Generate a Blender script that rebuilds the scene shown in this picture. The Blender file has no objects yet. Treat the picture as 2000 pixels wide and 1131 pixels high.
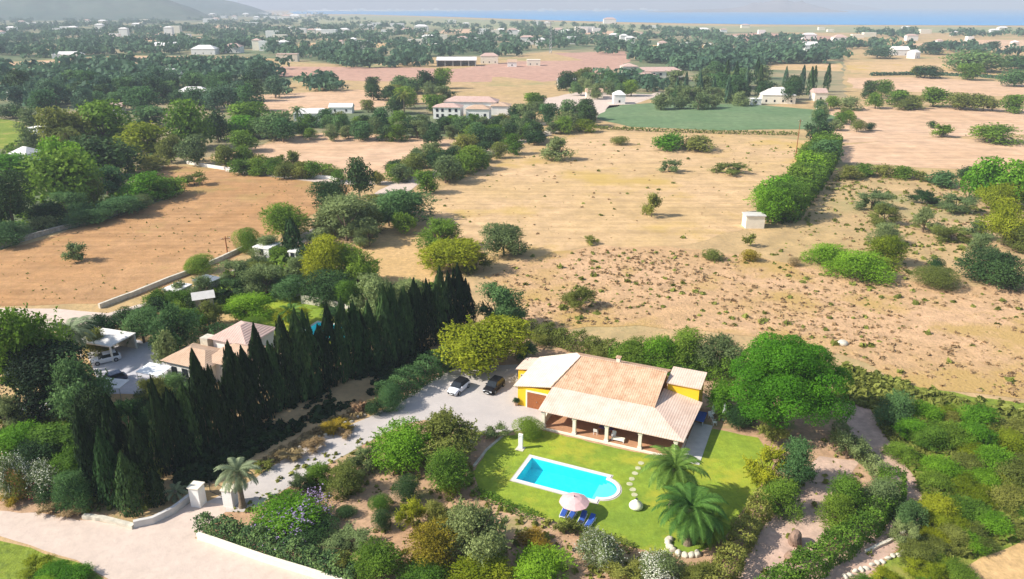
import bpy, bmesh, math, random
import numpy as np
from mathutils import Vector, Matrix
from mathutils.geometry import tessellate_polygon

S = bpy.context.scene
COL = S.collection
R = math.radians

# ------------------------------------------------------------------ camera, sky, sun, exposure
CAM_H = 50.0
FOC = 1450.0                      # focal length for a 2000 unit wide picture
PITCH = math.atan((565.5 - 12) / FOC)
cd = bpy.data.cameras.new('camera'); cam = bpy.data.objects.new('camera', cd); COL.objects.link(cam)
cam.location = (0, 0, CAM_H); cam.rotation_euler = (math.pi / 2 - PITCH, 0, 0)
cd.sensor_width = 36; cd.lens = 36 * FOC / 2000; cd.clip_start = .5; cd.clip_end = 60000
S.camera = cam
SUN_DIR = Vector((-0.80, -0.16, 0.64)).normalized()      # towards the sun: from the left
w = bpy.data.worlds.new('World'); S.world = w; w.use_nodes = True
nt = w.node_tree; bg = nt.nodes['Background']
sky = nt.nodes.new('ShaderNodeTexSky'); sky.sky_type = 'NISHITA'; sky.sun_disc = False
sky.sun_elevation = math.asin(SUN_DIR.z); sky.sun_rotation = math.atan2(SUN_DIR.x, SUN_DIR.y)
nt.links.new(sky.outputs[0], bg.inputs[0]); bg.inputs[1].default_value = 0.10
sl = bpy.data.lights.new('sun', 'SUN'); sl.energy = 5.0; sl.angle = R(.5); sl.color = (1, .95, .86)
so = bpy.data.objects.new('sun', sl); COL.objects.link(so)
so.rotation_euler = SUN_DIR.to_track_quat('Z', 'Y').to_euler()
S.view_settings.view_transform = 'Standard'; S.view_settings.look = 'None'
S.view_settings.exposure = 0.9; S.view_settings.gamma = 1; S.view_settings.use_curve_mapping = False

# ------------------------------------------------------------------ picture <-> ground
def G(x, y, z=0.0):
    a = (x - 1000) / FOC; b = (565.5 - y) / FOC
    dy = math.cos(PITCH) + b * math.sin(PITCH); dz = -math.sin(PITCH) + b * math.cos(PITCH)
    t = (z - CAM_H) / dz
    return Vector((a * t, dy * t, z))
def ppm(x, y, z=0.0):
    b = (565.5 - y) / FOC; dz = -math.sin(PITCH) + b * math.cos(PITCH)
    return FOC / ((z - CAM_H) / dz)
def dep(y): return PITCH - math.atan((565.5 - y) / FOC)

# ------------------------------------------------------------------ object helpers
def tag(o, label=None, cat=None, group=None, kind=None):
    if label: o['label'] = label
    if cat: o['category'] = cat
    if group: o['group'] = group
    if kind: o['kind'] = kind
    return o
def empty(name, loc=(0, 0, 0), rz=0, label=None, cat=None, group=None):
    o = bpy.data.objects.new(name, None); COL.objects.link(o); o.location = loc; o.rotation_euler = (0, 0, rz)
    o.empty_display_size = .3
    return tag(o, label, cat, group)
def link(name, me, mat=None, parent=None, loc=(0, 0, 0), rz=0, scale=None):
    o = bpy.data.objects.new(name, me); COL.objects.link(o); o.parent = parent
    o.location = loc; o.rotation_euler = (0, 0, rz)
    if scale: o.scale = scale
    if mat and len(me.materials) == 0: me.materials.append(mat)
    elif mat and me.materials[0] != mat:
        o.material_slots[0].link = 'OBJECT'; o.material_slots[0].material = mat
    return o
def npmesh(name, V, Q, tint=None, smooth=False):
    V = np.asarray(V, np.float32); Q = np.asarray(Q, np.int32)
    me = bpy.data.meshes.new(name); k = Q.shape[1]
    me.vertices.add(len(V)); me.vertices.foreach_set('co', V.ravel())
    me.loops.add(Q.size); me.loops.foreach_set('vertex_index', Q.ravel())
    me.polygons.add(len(Q)); me.polygons.foreach_set('loop_start', np.arange(len(Q), dtype=np.int32) * k)
    if smooth: me.polygons.foreach_set('use_smooth', np.ones(len(Q), bool))
    if tint is not None:
        a = me.attributes.new('tint', 'FLOAT', 'POINT'); a.data.foreach_set('value', np.asarray(tint, np.float32))
    me.update(calc_edges=True); me.validate(); return me

class MB:
    """collects boxes, prisms and tubes into one mesh"""
    def __init__(s): s.v = []; s.f = []
    def add(s, vs, fs):
        n = len(s.v); s.v += [tuple(v) for v in vs]; s.f += [tuple(i + n for i in f) for f in fs]; return s
    def box(s, x0, x1, y0, y1, z0, z1):
        return s.add([(x0,y0,z0),(x1,y0,z0),(x1,y1,z0),(x0,y1,z0),(x0,y0,z1),(x1,y0,z1),(x1,y1,z1),(x0,y1,z1)],
                     [(3,2,1,0),(4,5,6,7),(0,1,5,4),(1,2,6,5),(2,3,7,6),(3,0,4,7)])
    def slab(s, top, t):
        """top: list of 3d points counterclockwise seen from above, thickness t downwards"""
        n = len(top); bot = [(p[0], p[1], p[2] - t) for p in top]
        fs = [tuple(range(n)), tuple(range(2*n-1, n-1, -1))] + [(i, i+n, (i+1) % n+n, (i+1) % n) for i in range(n)]
        return s.add(list(top) + bot, fs)
    def prism(s, poly, z0, z1):
        n = len(poly)
        return s.add([(p[0],p[1],z0) for p in poly] + [(p[0],p[1],z1) for p in poly],
                     [tuple(range(n-1,-1,-1)), tuple(range(n,2*n))] + [(i,(i+1)%n,(i+1)%n+n,i+n) for i in range(n)])
    def tube(s, pts, rads, n=8, cap=True):
        pts = [Vector(p) for p in pts]; rings = []
        for i, p in enumerate(pts):
            d = (pts[min(i+1, len(pts)-1)] - pts[max(i-1, 0)]).normalized()
            a = d.cross(Vector((0,0,1)) if abs(d.z) < .9 else Vector((1,0,0))).normalized(); b = d.cross(a)
            rings.append([p + (a*math.cos(2*math.pi*k/n) + b*math.sin(2*math.pi*k/n))*rads[i] for k in range(n)])
        vs = [v for r in rings for v in r]; fs = []
        for i in range(len(pts)-1):
            for k in range(n): fs.append((i*n+k, (i+1)*n+k, (i+1)*n+(k+1)%n, i*n+(k+1)%n))
        if cap: fs.append(tuple(range(n))); fs.append(tuple(range(len(vs)-1, len(vs)-n-1, -1)))
        return s.add(vs, fs)
    def lathe(s, prof, n=20, c=(0,0)):
        vs = [(c[0]+r*math.cos(2*math.pi*k/n), c[1]+r*math.sin(2*math.pi*k/n), z) for r, z in prof for k in range(n)]; fs = []
        for i in range(len(prof)-1):
            for k in range(n): fs.append((i*n+k, i*n+(k+1)%n, (i+1)*n+(k+1)%n, (i+1)*n+k))
        return s.add(vs, fs)
    def build(s, name, mat, parent=None, loc=(0,0,0), rz=0, smooth=False, bevel=0):
        me = bpy.data.meshes.new(name); me.from_pydata(s.v, [], s.f); me.update()
        bm = bmesh.new(); bm.from_mesh(me); bmesh.ops.recalc_face_normals(bm, faces=bm.faces); bm.to_mesh(me); bm.free()
        if smooth: me.polygons.foreach_set('use_smooth', [True]*len(me.polygons))
        o = link(name, me, mat, parent, loc, rz)
        if bevel: m = o.modifiers.new('bevel', 'BEVEL'); m.width = bevel; m.segments = 2
        return o

# ------------------------------------------------------------------ materials
def _new(name):
    m = bpy.data.materials.new(name); m.use_nodes = True
    return m, m.node_tree, m.node_tree.nodes['Principled BSDF']
def N(nt, t, **k):
    n = nt.nodes.new(t)
    for a, b in k.items(): setattr(n, a, b)
    return n
def ramp(nt, fac, stops):
    r = nt.nodes.new('ShaderNodeValToRGB'); e = r.color_ramp.elements
    while len(e) < len(stops): e.new(.5)
    for i, (p, c) in enumerate(stops): e[i].position = p; e[i].color = (*c, 1)
    nt.links.new(fac, r.inputs[0]); return r.outputs[0]
def mixc(nt, fac, a, b, mode='MIX'):
    m = nt.nodes.new('ShaderNodeMix'); m.data_type = 'RGBA'; m.blend_type = mode
    for i, v in ((0, fac), (6, a), (7, b)):
        if hasattr(v, 'links'): nt.links.new(v, m.inputs[i])
        else: m.inputs[i].default_value = v if i == 0 else (*v, 1)
    return m.outputs[2]
def noise(nt, scale, detail=4, rough=.55, stretch=None, rot=0, wpos=True):
    g = N(nt, 'ShaderNodeNewGeometry'); mp = N(nt, 'ShaderNodeMapping')
    nt.links.new(g.outputs['Position'], mp.inputs[0]); mp.inputs['Rotation'].default_value = (0, 0, rot)
    if stretch: mp.inputs['Scale'].default_value = stretch
    n = N(nt, 'ShaderNodeTexNoise'); n.inputs['Scale'].default_value = scale; n.inputs['Detail'].default_value = detail
    n.inputs['Roughness'].default_value = rough; nt.links.new(mp.outputs[0], n.inputs[0]); return n.outputs[0]
def bump(nt, bs, h, dist, strength=.6):
    b = N(nt, 'ShaderNodeBump'); b.inputs['Distance'].default_value = dist; b.inputs['Strength'].default_value = strength
    nt.links.new(h, b.inputs['Height']); nt.links.new(b.outputs[0], bs.inputs['Normal'])
def solid(name, c, rough=.6, var=.15, scale=3, metal=0, spec=.4):
    m, t, b = _new(name)
    d = tuple(x*(1-var) for x in c); l = tuple(min(1, x*(1+var)) for x in c)
    t.links.new(ramp(t, noise(t, scale), [(.3, d), (.7, l)]), b.inputs[0])
    b.inputs['Roughness'].default_value = rough; b.inputs['Metallic'].default_value = metal
    b.inputs['Specular IOR Level'].default_value = spec
    return m
def soil(name, a, b_, c, big=.03, rows=None, patch=None, pscale=.02, pth=.55, bd=.25, fine=1.2):
    """three tone ground: a broad, b secondary, c speckle; patch: colour of a broad patchiness"""
    m, t, b = _new(name)
    col = mixc(t, ramp(t, noise(t, big, 5, .6), [(.38, (0,0,0)), (.62, (1,1,1))]), a, b_)
    mv_ = .08 if name.startswith('pale') else .22
    mid = ramp(t, noise(t, big*9, 5, .65), [(.35, (1-mv_,)*3), (.68, (1+mv_*.7, 1+mv_*.6, 1+mv_*.5))])
    col = mixc(t, 1.0, col, mid, 'MULTIPLY')
    sp = ramp(t, noise(t, fine, 3, .7), [(.5, (0,0,0)), (.72, (.8,.8,.8))]); col = mixc(t, sp, col, c)
    if patch:
        pf = ramp(t, noise(t, pscale, 6, .6), [(pth, (0,0,0)), (pth+.1, (.85,.85,.85))]); col = mixc(t, pf, col, patch)
    if rows is not None:
        st = ramp(t, noise(t, .6, 3, .5, (.03, 1, 1), rows), [(.35, (.9,.88,.86)), (.65, (1.08,1.07,1.06))])
        col = mixc(t, 1.0, col, st, 'MULTIPLY')
    t.links.new(col, b.inputs[0]); b.inputs['Roughness'].default_value = .95; b.inputs['Specular IOR Level'].default_value = .1
    bump(t, b, noise(t, fine, 5, .65), bd); return m
LEAFM = {}
def leaf(name, lo, hi, trans=.3):
    m, t, b = _new('leaf_' + name); out = t.nodes['Material Output']
    at = N(t, 'ShaderNodeAttribute', attribute_name='tint')
    oi = N(t, 'ShaderNodeObjectInfo')
    col = ramp(t, at.outputs['Fac'], [(0, lo), (.55, tuple((x*.55+y*.45) for x, y in zip(lo, hi))), (1, hi)])
    hs = N(t, 'ShaderNodeHueSaturation'); t.links.new(col, hs.inputs['Color'])
    mr = N(t, 'ShaderNodeMapRange'); t.links.new(oi.outputs['Random'], mr.inputs[0])
    mr.inputs['To Min'].default_value = .482; mr.inputs['To Max'].default_value = .518
    t.links.new(mr.outputs[0], hs.inputs['Hue'])
    mv = N(t, 'ShaderNodeMapRange'); t.links.new(oi.outputs['Random'], mv.inputs[0])
    mv.inputs['To Min'].default_value = 1.2; mv.inputs['To Max'].default_value = .8
    t.links.new(mv.outputs[0], hs.inputs['Value'])
    t.links.new(hs.outputs[0], b.inputs[0]); b.inputs['Roughness'].default_value = .65
    b.inputs['Specular IOR Level'].default_value = .12
    tr = N(t, 'ShaderNodeBsdfTranslucent'); t.links.new(hs.outputs[0], tr.inputs[0])
    mx = N(t, 'ShaderNodeMixShader'); mx.inputs[0].default_value = trans
    t.links.new(b.outputs[0], mx.inputs[1]); t.links.new(tr.outputs[0], mx.inputs[2]); t.links.new(mx.outputs[0], out.inputs[0])
    LEAFM[name] = m; return m
leaf('green', (.07,.14,.014), (.25,.40,.045), .4); leaf('bright', (.08,.20,.010), (.24,.46,.03), .38)
leaf('dark', (.018,.045,.014), (.08,.16,.04), .2); leaf('grey', (.10,.14,.045), (.30,.38,.14), .35)
leaf('yellow', (.12,.17,.006), (.42,.46,.03), .4); leaf('gold', (.20,.15,.012), (.50,.38,.04), .35)
leaf('teal', (.05,.115,.035), (.18,.32,.10), .35); leaf('dry', (.28,.19,.09), (.52,.38,.20)); leaf('olive', (.11,.13,.02), (.33,.36,.08), .35)
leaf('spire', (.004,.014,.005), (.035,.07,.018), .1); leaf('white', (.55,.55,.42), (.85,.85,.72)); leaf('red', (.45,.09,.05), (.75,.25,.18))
leaf('purple', (.3,.22,.4), (.55,.42,.65)); leaf('cactus', (.025,.07,.025), (.13,.22,.06), .1); leaf('pine', (.05,.15,.006), (.19,.42,.02), .35)
leaf('far', (.04,.10,.055), (.15,.25,.12)); leaf('frond', (.035,.10,.015), (.20,.34,.06)); leaf('palefrond', (.12,.16,.08), (.36,.42,.24))
M = dict(
    bark=solid('bark', (.16,.11,.07), .9), palmbark=solid('palm_bark', (.20,.15,.10), .9, .35, 6),
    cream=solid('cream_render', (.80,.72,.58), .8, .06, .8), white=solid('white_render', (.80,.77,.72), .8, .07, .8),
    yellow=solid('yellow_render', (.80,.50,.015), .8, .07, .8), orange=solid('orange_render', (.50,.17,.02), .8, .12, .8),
    floor=solid('terracotta_floor', (.45,.24,.13), .6, .1, 2), wood=solid('brown_wood', (.30,.10,.03), .5, .2, 5),
    glass=solid('dark_window', (.02,.025,.03), .15, .1, 3, spec=.3), frame=solid('window_frame', (.70,.62,.50), .5),
    stone=solid('pale_stone', (.55,.50,.40), .9, .2, 1.5), drystone=solid('dry_stone', (.30,.27,.22), .95, .35, 1.2),
    concrete=solid('concrete', (.55,.52,.48), .85, .1, 1), rock=solid('brown_rock', (.22,.14,.10), .95, .35, 1.5),
    metal=solid('grey_metal', (.35,.36,.37), .4, .1, 3, .7), darkmetal=solid('dark_metal', (.04,.04,.045), .5),
    plastic=solid('white_plastic', (.82,.82,.80), .35, .04), blue=solid('blue_canvas', (.03,.09,.38), .8, .2, 4),
    pink=solid('pink_canvas', (.66,.42,.40), .85, .08, 3), ivory=solid('ivory_canvas', (.83,.80,.62), .85, .06, 3),
    rubber=solid('rubber', (.015,.015,.016), .8), black=solid('black_paint', (.008,.008,.011), .5, .05, spec=.25),
    silver=solid('white_paint', (.74,.75,.80), .22, .03, spec=.6), navy=solid('navy_paint', (.02,.03,.08), .2, .05, spec=.7),
    pathstone=solid('mossy_stone', (.48,.46,.28), .9, .2, 2), purple=solid('violet_cloth', (.10,.07,.24), .8, .2, 5), lamp=solid('clear_lens', (.75,.78,.8), .1), tail=solid('red_lens', (.4,.01,.01), .2),
    roofw=solid('white_roof', (.74,.70,.66), .8, .1, .5), grass_dry=solid('dry_grass', (.4,.3,.14), .9))
def tiles(name, a, b_, rot, pitch=.28, dirt=.5, bs=.8):
    m, t, b = _new(name)
    tc = N(t, 'ShaderNodeTexCoord'); wv = N(t, 'ShaderNodeTexWave'); wv.bands_direction = 'X'
    wv.inputs['Scale'].default_value = 6.28318/(pitch*20); wv.inputs['Distortion'].default_value = .15
    t.links.new(tc.outputs['Object'], wv.inputs[0])
    col = ramp(t, noise(t, .7, 7, .75), [(.38, a), (.62, b_)])
    sp = ramp(t, noise(t, 2.6, 4, .7), [(.52, (1,1,1)), (.72, (1-dirt,)*3)]); col = mixc(t, 1.0, col, sp, 'MULTIPLY')
    row = ramp(t, wv.outputs[0], [(0, (.82,.80,.78)), (.5, (1.03,)*3)]); col = mixc(t, 1.0, col, row, 'MULTIPLY')
    t.links.new(col, b.inputs[0]); b.inputs['Roughness'].default_value = .85; b.inputs['Specular IOR Level'].default_value = .25
    bump(t, b, wv.outputs[0], .05, bs); return m
M['tile'] = tiles('aged_roof_tiles', (.50,.29,.17), (.66,.44,.29), 0, .3, .35, .5)
M['paletile'] = tiles('pale_roof_tiles', (.64,.46,.36), (.75,.57,.46), 0, .3, .12, .3)
M['sunlit_tile'] = tiles('sunlit_roof_tiles', (.72,.60,.45), (.80,.68,.54), 0, .3, .1, .3)  # lighter copy of the pale tiles, sun brightness put into the colour
M['tile_orange'] = tiles('orange_roof_tiles', (.50,.33,.22), (.58,.41,.29), 0, .3, .15)
M['tile_pink'] = tiles('pink_roof_tiles', (.52,.34,.28), (.58,.42,.36), 0, .4, .15)

# ------------------------------------------------------------------ ground, fields, roads, water
rnd = random.Random(5)
def dens(poly, step, amp, seed=0):
    """poly in world xy -> denser outline with an uneven edge"""
    r = random.Random(seed); out = []
    for i in range(len(poly)):
        a = Vector(poly[i][:2]); b = Vector(poly[(i+1) % len(poly)][:2]); L = (b-a).length
        n = max(1, min(60, int(L/step))); nrm = Vector((-(b-a).y, (b-a).x)).normalized()
        for k in range(n):
            p = a.lerp(b, k/n) + nrm*(r.uniform(-amp, amp) if k else r.uniform(-amp, amp)*.4); out.append((p.x, p.y))
    return out
def sheet(name, outer, z, mat, holes=(), kind='structure'):
    loops = [[Vector((p[0], p[1], 0)) for p in l] for l in (outer, *holes)]
    tris = tessellate_polygon(loops); vs = [(p.x, p.y, z) for l in loops for p in l]
    me = bpy.data.meshes.new(name); me.from_pydata(vs, [], tris); me.update()
    bm = bmesh.new(); bm.from_mesh(me)
    for f in bm.faces:
        if f.normal.z < 0: f.normal_flip()
    bm.to_mesh(me); bm.free()
    o = link(name, me, mat); tag(o, kind=kind); return o
def P(pts): return [tuple(G(x, y)[:2]) for x, y in pts]
def field(name, pts, z, mat, amp=.5, step=3, seed=1, holes=()):
    w_ = P(pts); return sheet(name, dens(w_, step, amp, seed), z, mat, holes)

# pool outline in the villa's frame
VO = Vector((4.0, 81.7)); VA = R(-23.5); UX = Vector((math.cos(VA), math.sin(VA))); VX = Vector((-math.sin(VA), math.cos(VA)))
def vw(u, v): p = VO + UX*u + VX*v; return (p.x, p.y)
def pool_ring(cx, cy, L, W, ang, r, off, arc=True, n=14):
    """rectangle with a rounded roman end on its right side; off grows the outline"""
    pts = [(-L/2-off, -W/2-off), (L/2+off, -W/2-off)]
    if arc:
        a0 = math.asin(min(1, (r)/(r+off+.001)))
        rr = r + off
        for k in range(n+1):
            t = -math.pi/2 + math.pi*k/n
            x = L/2 + rr*math.cos(t); y = rr*math.sin(t)
            pts.append((max(x, L/2+off+.001*(k+1 if k < n/2 else n-k+1)), y))
    pts += [(L/2+off, W/2+off), (-L/2-off, W/2+off)]
    c, s_ = math.cos(ang), math.sin(ang)
    return [(cx+x*c-y*s_, cy+x*s_+y*c) for x, y in pts]
pc = (G(1096, 938) + Vector((0, 0, 0)))
POOL = dict(cx=5.65, cy=71.0, L=9.3, W=4.7, ang=R(-24.1), r=1.75)
NP = dict(cx=G(650, 648).x, cy=G(650, 648).y, L=9, W=5, ang=R(-20), r=1.5)
hole1 = pool_ring(off=.2, **POOL); hole2 = pool_ring(off=.2, arc=False, **NP)

FARX = 16000
Mg = soil('dry_ground', (.50,.34,.18), (.46,.32,.15), (.30,.23,.12), .02, patch=(.27,.26,.11), pscale=.012, pth=.54)
ground = sheet('ground', [(-FARX, -200), (FARX, -200), (FARX, 19000), (-FARX, 19000)], 0, Mg, [hole1, hole2])
m_red = soil('red_ploughed_soil', (.41,.225,.10), (.46,.27,.135), (.34,.21,.08), .025, R(-25), patch=(.36,.26,.09), pscale=.03, pth=.56)
m_tan = soil('tan_stubble', (.52,.36,.18), (.60,.41,.235), (.42,.28,.12), .02, R(15), patch=(.48,.33,.10), pscale=.025, pth=.53, fine=.9)
m_rough = soil('rough_pasture', (.52,.33,.17), (.60,.38,.22), (.36,.25,.12), .04, patch=(.44,.29,.10), pscale=.05, pth=.5, fine=1.6, bd=.5)
m_pinkf = soil('pink_stubble', (.58,.38,.235), (.62,.42,.28), (.48,.33,.2), .015, R(5), fine=.3)
m_greenf = soil('green_crop', (.13,.21,.10), (.17,.24,.12), (.10,.17,.07), .03, R(3), fine=.4)
m_soil = soil('garden_soil', (.44,.27,.16), (.50,.33,.21), (.30,.20,.11), .12, patch=(.24,.24,.08), pscale=.15, pth=.55, bd=.15)
m_lane = soil('pink_lane', (.50,.34,.26), (.56,.40,.31), (.42,.30,.22), .1, bd=.12)
m_road = soil('pale_dirt_road', (.56,.45,.37), (.60,.48,.40), (.50,.40,.33), .08, bd=.06)
m_drive = soil('pale_gravel', (.47,.42,.39), (.51,.46,.42), (.43,.39,.36), .05, bd=.03, fine=3)
m_yard = soil('pale_paving', (.48,.46,.49), (.52,.50,.52), (.44,.43,.45), .2, bd=.02)
m_lawn = soil('lawn_grass', (.19,.28,.035), (.29,.36,.035), (.17,.25,.03), .10, patch=(.37,.36,.04), pscale=.15, pth=.52, bd=.1, fine=3)
m_turf = soil('wild_turf', (.16,.22,.03), (.24,.29,.04), (.10,.14,.03), .1, bd=.4, patch=(.30,.26,.07), pscale=.1, pth=.55)
m_orange = soil('orange_field', (.52,.34,.15), (.58,.38,.18), (.42,.28,.12), .1)
m_terra = soil('terracotta_ground', (.46,.27,.20), (.5,.3,.22), (.4,.24,.17), .02, fine=.3)

field('red_field', [(-260,600),(-260,545),(0,490),(130,452),(265,412),(355,378),(310,355),(245,348),(330,323),(430,330),(560,340),(668,350),(700,365),(650,395),(600,425),(530,462),(450,508),(400,528),(330,562),(205,594),(0,598)], .02, m_red, .8, 5)
field('upper_left_field', [(455,300),(560,268),(640,260),(800,268),(940,275),(915,300),(860,318),(760,338),(690,345),(640,330),(500,312)], .02, m_pinkf, 1.2, 8, 2)
field('tan_field', [(690,490),(700,450),(760,430),(830,432),(820,390),(930,338),(1050,288),(1130,258),(1400,262),(1590,275),(1600,300),(1560,335),(1470,390),(1450,450),(1300,485),(1150,480),(1000,520),(900,540),(740,550)], .02, m_tan, 1, 6, 3)
field('rough_pasture', [(1080,490),(1180,478),(1330,486),(1480,500),(1640,530),(1800,555),(2100,565),(2300,600),(2300,790),(2100,790),(1900,770),(1800,760),(1700,715),(1500,660),(1300,640),(1150,640),(1030,650),(985,580),(940,540)], .04, m_rough, 1.5, 4, 4)
field('far_right_field', [(1640,285),(1800,270),(2100,272),(2300,275),(2300,340),(2000,330),(1800,328),(1650,318)], .02, m_pinkf, 1.5, 10, 5)
field('right_field', [(1600,215),(1700,208),(2300,218),(2300,262),(2000,262),(1800,270),(1640,280)], .05, m_pinkf, 1.5, 10, 6)
field('distant_right_field', [(1655,152),(1800,150),(1950,160),(2300,162),(2300,195),(2000,190),(1750,178),(1660,172)], .02, m_pinkf, 3, 15, 7)
field('distant_tan_field', [(1655,122),(1780,120),(1980,130),(2300,135),(2300,150),(1900,146),(1660,142)], .05, m_tan, 3, 15, 8)
field('green_crop_field', [(1190,206),(1300,200),(1480,205),(1600,215),(1640,230),(1600,252),(1400,255),(1230,248),(1165,232)], .06, m_greenf, 1, 8, 9)
field('middle_tan_field', [(1140,118),(1080,104),(1220,100),(1230,118),(1215,130),(1160,150),(1060,160),(980,150),(900,155),(850,140),(1000,120)], .02, m_terra, 2, 15, 10)
field('middle_left_field', [(380,195),(520,185),(700,175),(760,182),(755,205),(700,215),(560,222),(470,210)], .03, m_pinkf, 2, 12, 11)
field('strip_field', [(-200,130),(0,125),(240,110),(440,112),(440,130),(240,128),(100,140),(-200,142)], .03, m_pinkf, 3, 15, 12)
field('pink_strip_field', [(540,130),(820,132),(980,140),(960,160),(700,158),(540,148)], .03, m_terra, 3, 15, 13)
field('left_green_field', [(-200,232),(0,232),(50,240),(45,280),(0,292),(-200,300)], .03, m_turf, 1, 8, 14)
field('red_earth_field', [(1390,70),(1480,64),(1640,72),(1640,80),(1500,82),(1400,78)], .05, m_terra, 3, 30, 15)
field('remote_field', [(1750,88),(1900,78),(2300,76),(2300,98),(2000,95),(1800,98)], .05, m_pinkf, 3, 30, 16)
field('remote_tan_field', [(1480,126),(1640,124),(1650,140),(1500,136)], .05, m_tan, 3, 20, 17)
field('distant_lawn', [(225,375),(300,340),(345,352),(360,372),(320,385),(240,398)], .05, m_lawn, .8, 4, 18)
# near plots
field('orange_plot', [(700,470),(760,445),(830,440),(860,480),(840,560),(760,580),(735,550),(690,500)], .03, m_orange, .6, 3, 51)
field('garden_soil', [(375,1045),(450,985),(560,905),(700,835),(800,800),(940,830),(1060,800),(1300,880),(1440,800),(1560,850),(1640,790),(1720,900),(1790,960),(1800,1040),(1640,1140),(1500,1240),(700,1260),(690,1180)], .012, m_soil, .3, 2, 20, [hole1])
field('villa_plot', [(740,780),(900,680),(1050,640),(1250,700),(1400,720),(1640,770),(1600,860),(1440,850),(1300,900),(1040,850)], .006, m_soil, .3, 2, 21)
field('lane', [(1640,785),(1700,780),(1730,850),(1770,910),(1800,960),(1800,1030),(1730,1090),(1620,1180),(1480,1180),(1530,1131),(1640,1080),(1740,1000),(1720,930),(1660,850)], .03, m_lane, .25, 2, 22)
field('garden_path', [(1480,1160),(1440,1131),(1480,1040),(1560,930),(1600,890),(1680,900),(1640,960),(1640,1020),(1600,1080),(1540,1160)], .03, m_lane, .25, 2, 23)
field('turf', [(1640,720),(1760,745),(1900,775),(2300,830),(2300,1180),(1640,1180),(1760,1070),(1800,1000),(1780,930),(1720,850),(1700,790),(1620,780)], .018, m_turf, .4, 2, 24)
field('corner_field', [(1840,1180),(1880,1110),(1960,1075),(2010,1040),(2300,1010),(2300,1180)], .03, m_orange, .3, 2, 25)
field('dirt_road', [(-300,905),(0,985),(120,1003),(270,1022),(330,1010),(375,980),(440,985),(440,1000),(380,1052),(520,1095),(700,1140),(900,1210),(620,1290),(300,1280),(210,1131),(150,1095),(60,1065),(0,1048),(-300,1000)], .03, m_road, .12, 2, 26)
field('driveway', [(395,985),(480,945),(560,893),(640,850),(720,815),(760,795),(890,716),(1010,712),(1080,770),(1085,800),(1080,835),(1010,842),(950,848),(900,836),(830,820),(790,828),(745,850),(660,896),(580,942),(485,1000),(440,1000)], .024, m_drive, .12, 1.5, 27)
field('dry_verge', [(0,970),(130,985),(270,1020),(235,1028),(100,1005),(-100,990),(-300,900),(-300,880)], .036, m_soil, .2, 1.5, 28)
field('country_lane', [(-300,640),(-300,605),(0,602),(110,603),(210,612),(400,560),(500,505),(540,482),(640,432),(700,398),(790,352),(870,325),(960,290),(1060,258),(1150,222),(1290,178),(1300,182),(1170,228),(1070,265),(980,295),(880,335),(800,368),(715,410),(650,445),(560,492),(520,515),(410,575),(200,640),(0,655)], .03, m_road, .15, 5, 29)
m_wood = soil('woodland_floor', (.12,.16,.08), (.18,.20,.10), (.08,.12,.06), .02, patch=(.34,.26,.15), pscale=.009, pth=.47, fine=.3)
field('woodland_floor', [(-300,60),(500,60),(840,62),(1100,64),(1640,84),(1650,118),(1240,112),(1080,100),(1000,112),(840,112),(700,130),(500,112),(240,108),(0,122),(-300,126)], .015, m_wood, 8, 60, 61)
field('woodland_floor', [(-300,28),(560,30),(700,36),(1000,46),(1400,58),(1640,72),(1640,84),(1100,64),(500,60),(-300,60)], .01, m_wood, 12, 150, 62)
field('woodland_floor', [(-300,142),(0,140),(240,128),(440,130),(570,150),(560,180),(400,195),(470,212),(560,222),(700,215),(770,205),(860,205),(1040,240),(1000,268),(800,266),(640,258),(560,266),(455,298),(330,322),(245,348),(310,355),(350,376),(265,410),(130,450),(0,488),(-300,540),(-300,300),(0,292),(45,280),(50,240),(0,232),(-300,232)], .012, m_wood, 1.5, 8, 63)
field('woodland_floor', [(1180,112),(1480,120),(1650,118),(1650,190),(1500,206),(1290,200),(1190,165),(1080,165),(1100,150)], .012, m_wood, 2, 12, 64)
field('lane_crossing', [(690,408),(740,372),(800,344),(838,340),(800,374),(722,412)], .05, m_road, .1, 5, 52)
field('side_lane', [(440,330),(660,352),(780,355),(770,362),(655,360),(440,335)], .04, m_road, .1, 5, 30)
field('neighbour_yard', [(170,690),(250,660),(345,680),(340,740),(280,770),(200,770)], .03, m_yard, .1, 2, 31)
field('neighbour_patio', [(-50,800),(90,780),(120,795),(30,815),(-50,830)], .03, m_yard, .1, 2, 32)
field('neighbour_lawn', [(430,600),(480,575),(560,570),(690,610),(720,650),(600,690),(480,660),(500,640)], .02, m_lawn, .2, 2, 33, [hole2])
field('roadside_turf', [(-300,1010),(0,1055),(60,1070),(150,1098),(200,1131),(260,1200),(-300,1200)], .02, m_turf, .3, 2, 34)
field('farm_yard', [(1030,200),(1130,180),(1290,185),(1180,215),(1150,228)], .06, m_road, 1, 8, 35)

lawn_out = dens(P([(925,925),(950,880),(985,852),(1065,842),(1200,875),(1320,900),(1345,890),(1392,838),(1480,855),(1512,905),(1480,960),(1440,1010),(1420,1045),(1370,1078),(1290,1082),(1230,1068),(1080,1018),(940,968)]), 1.5, .12, 40)
sheet('lawn', lawn_out, .03, m_lawn, [hole1])
sheet('pool_surround', pool_ring(off=.55, **POOL), .034, m_drive, [hole1])

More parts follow.
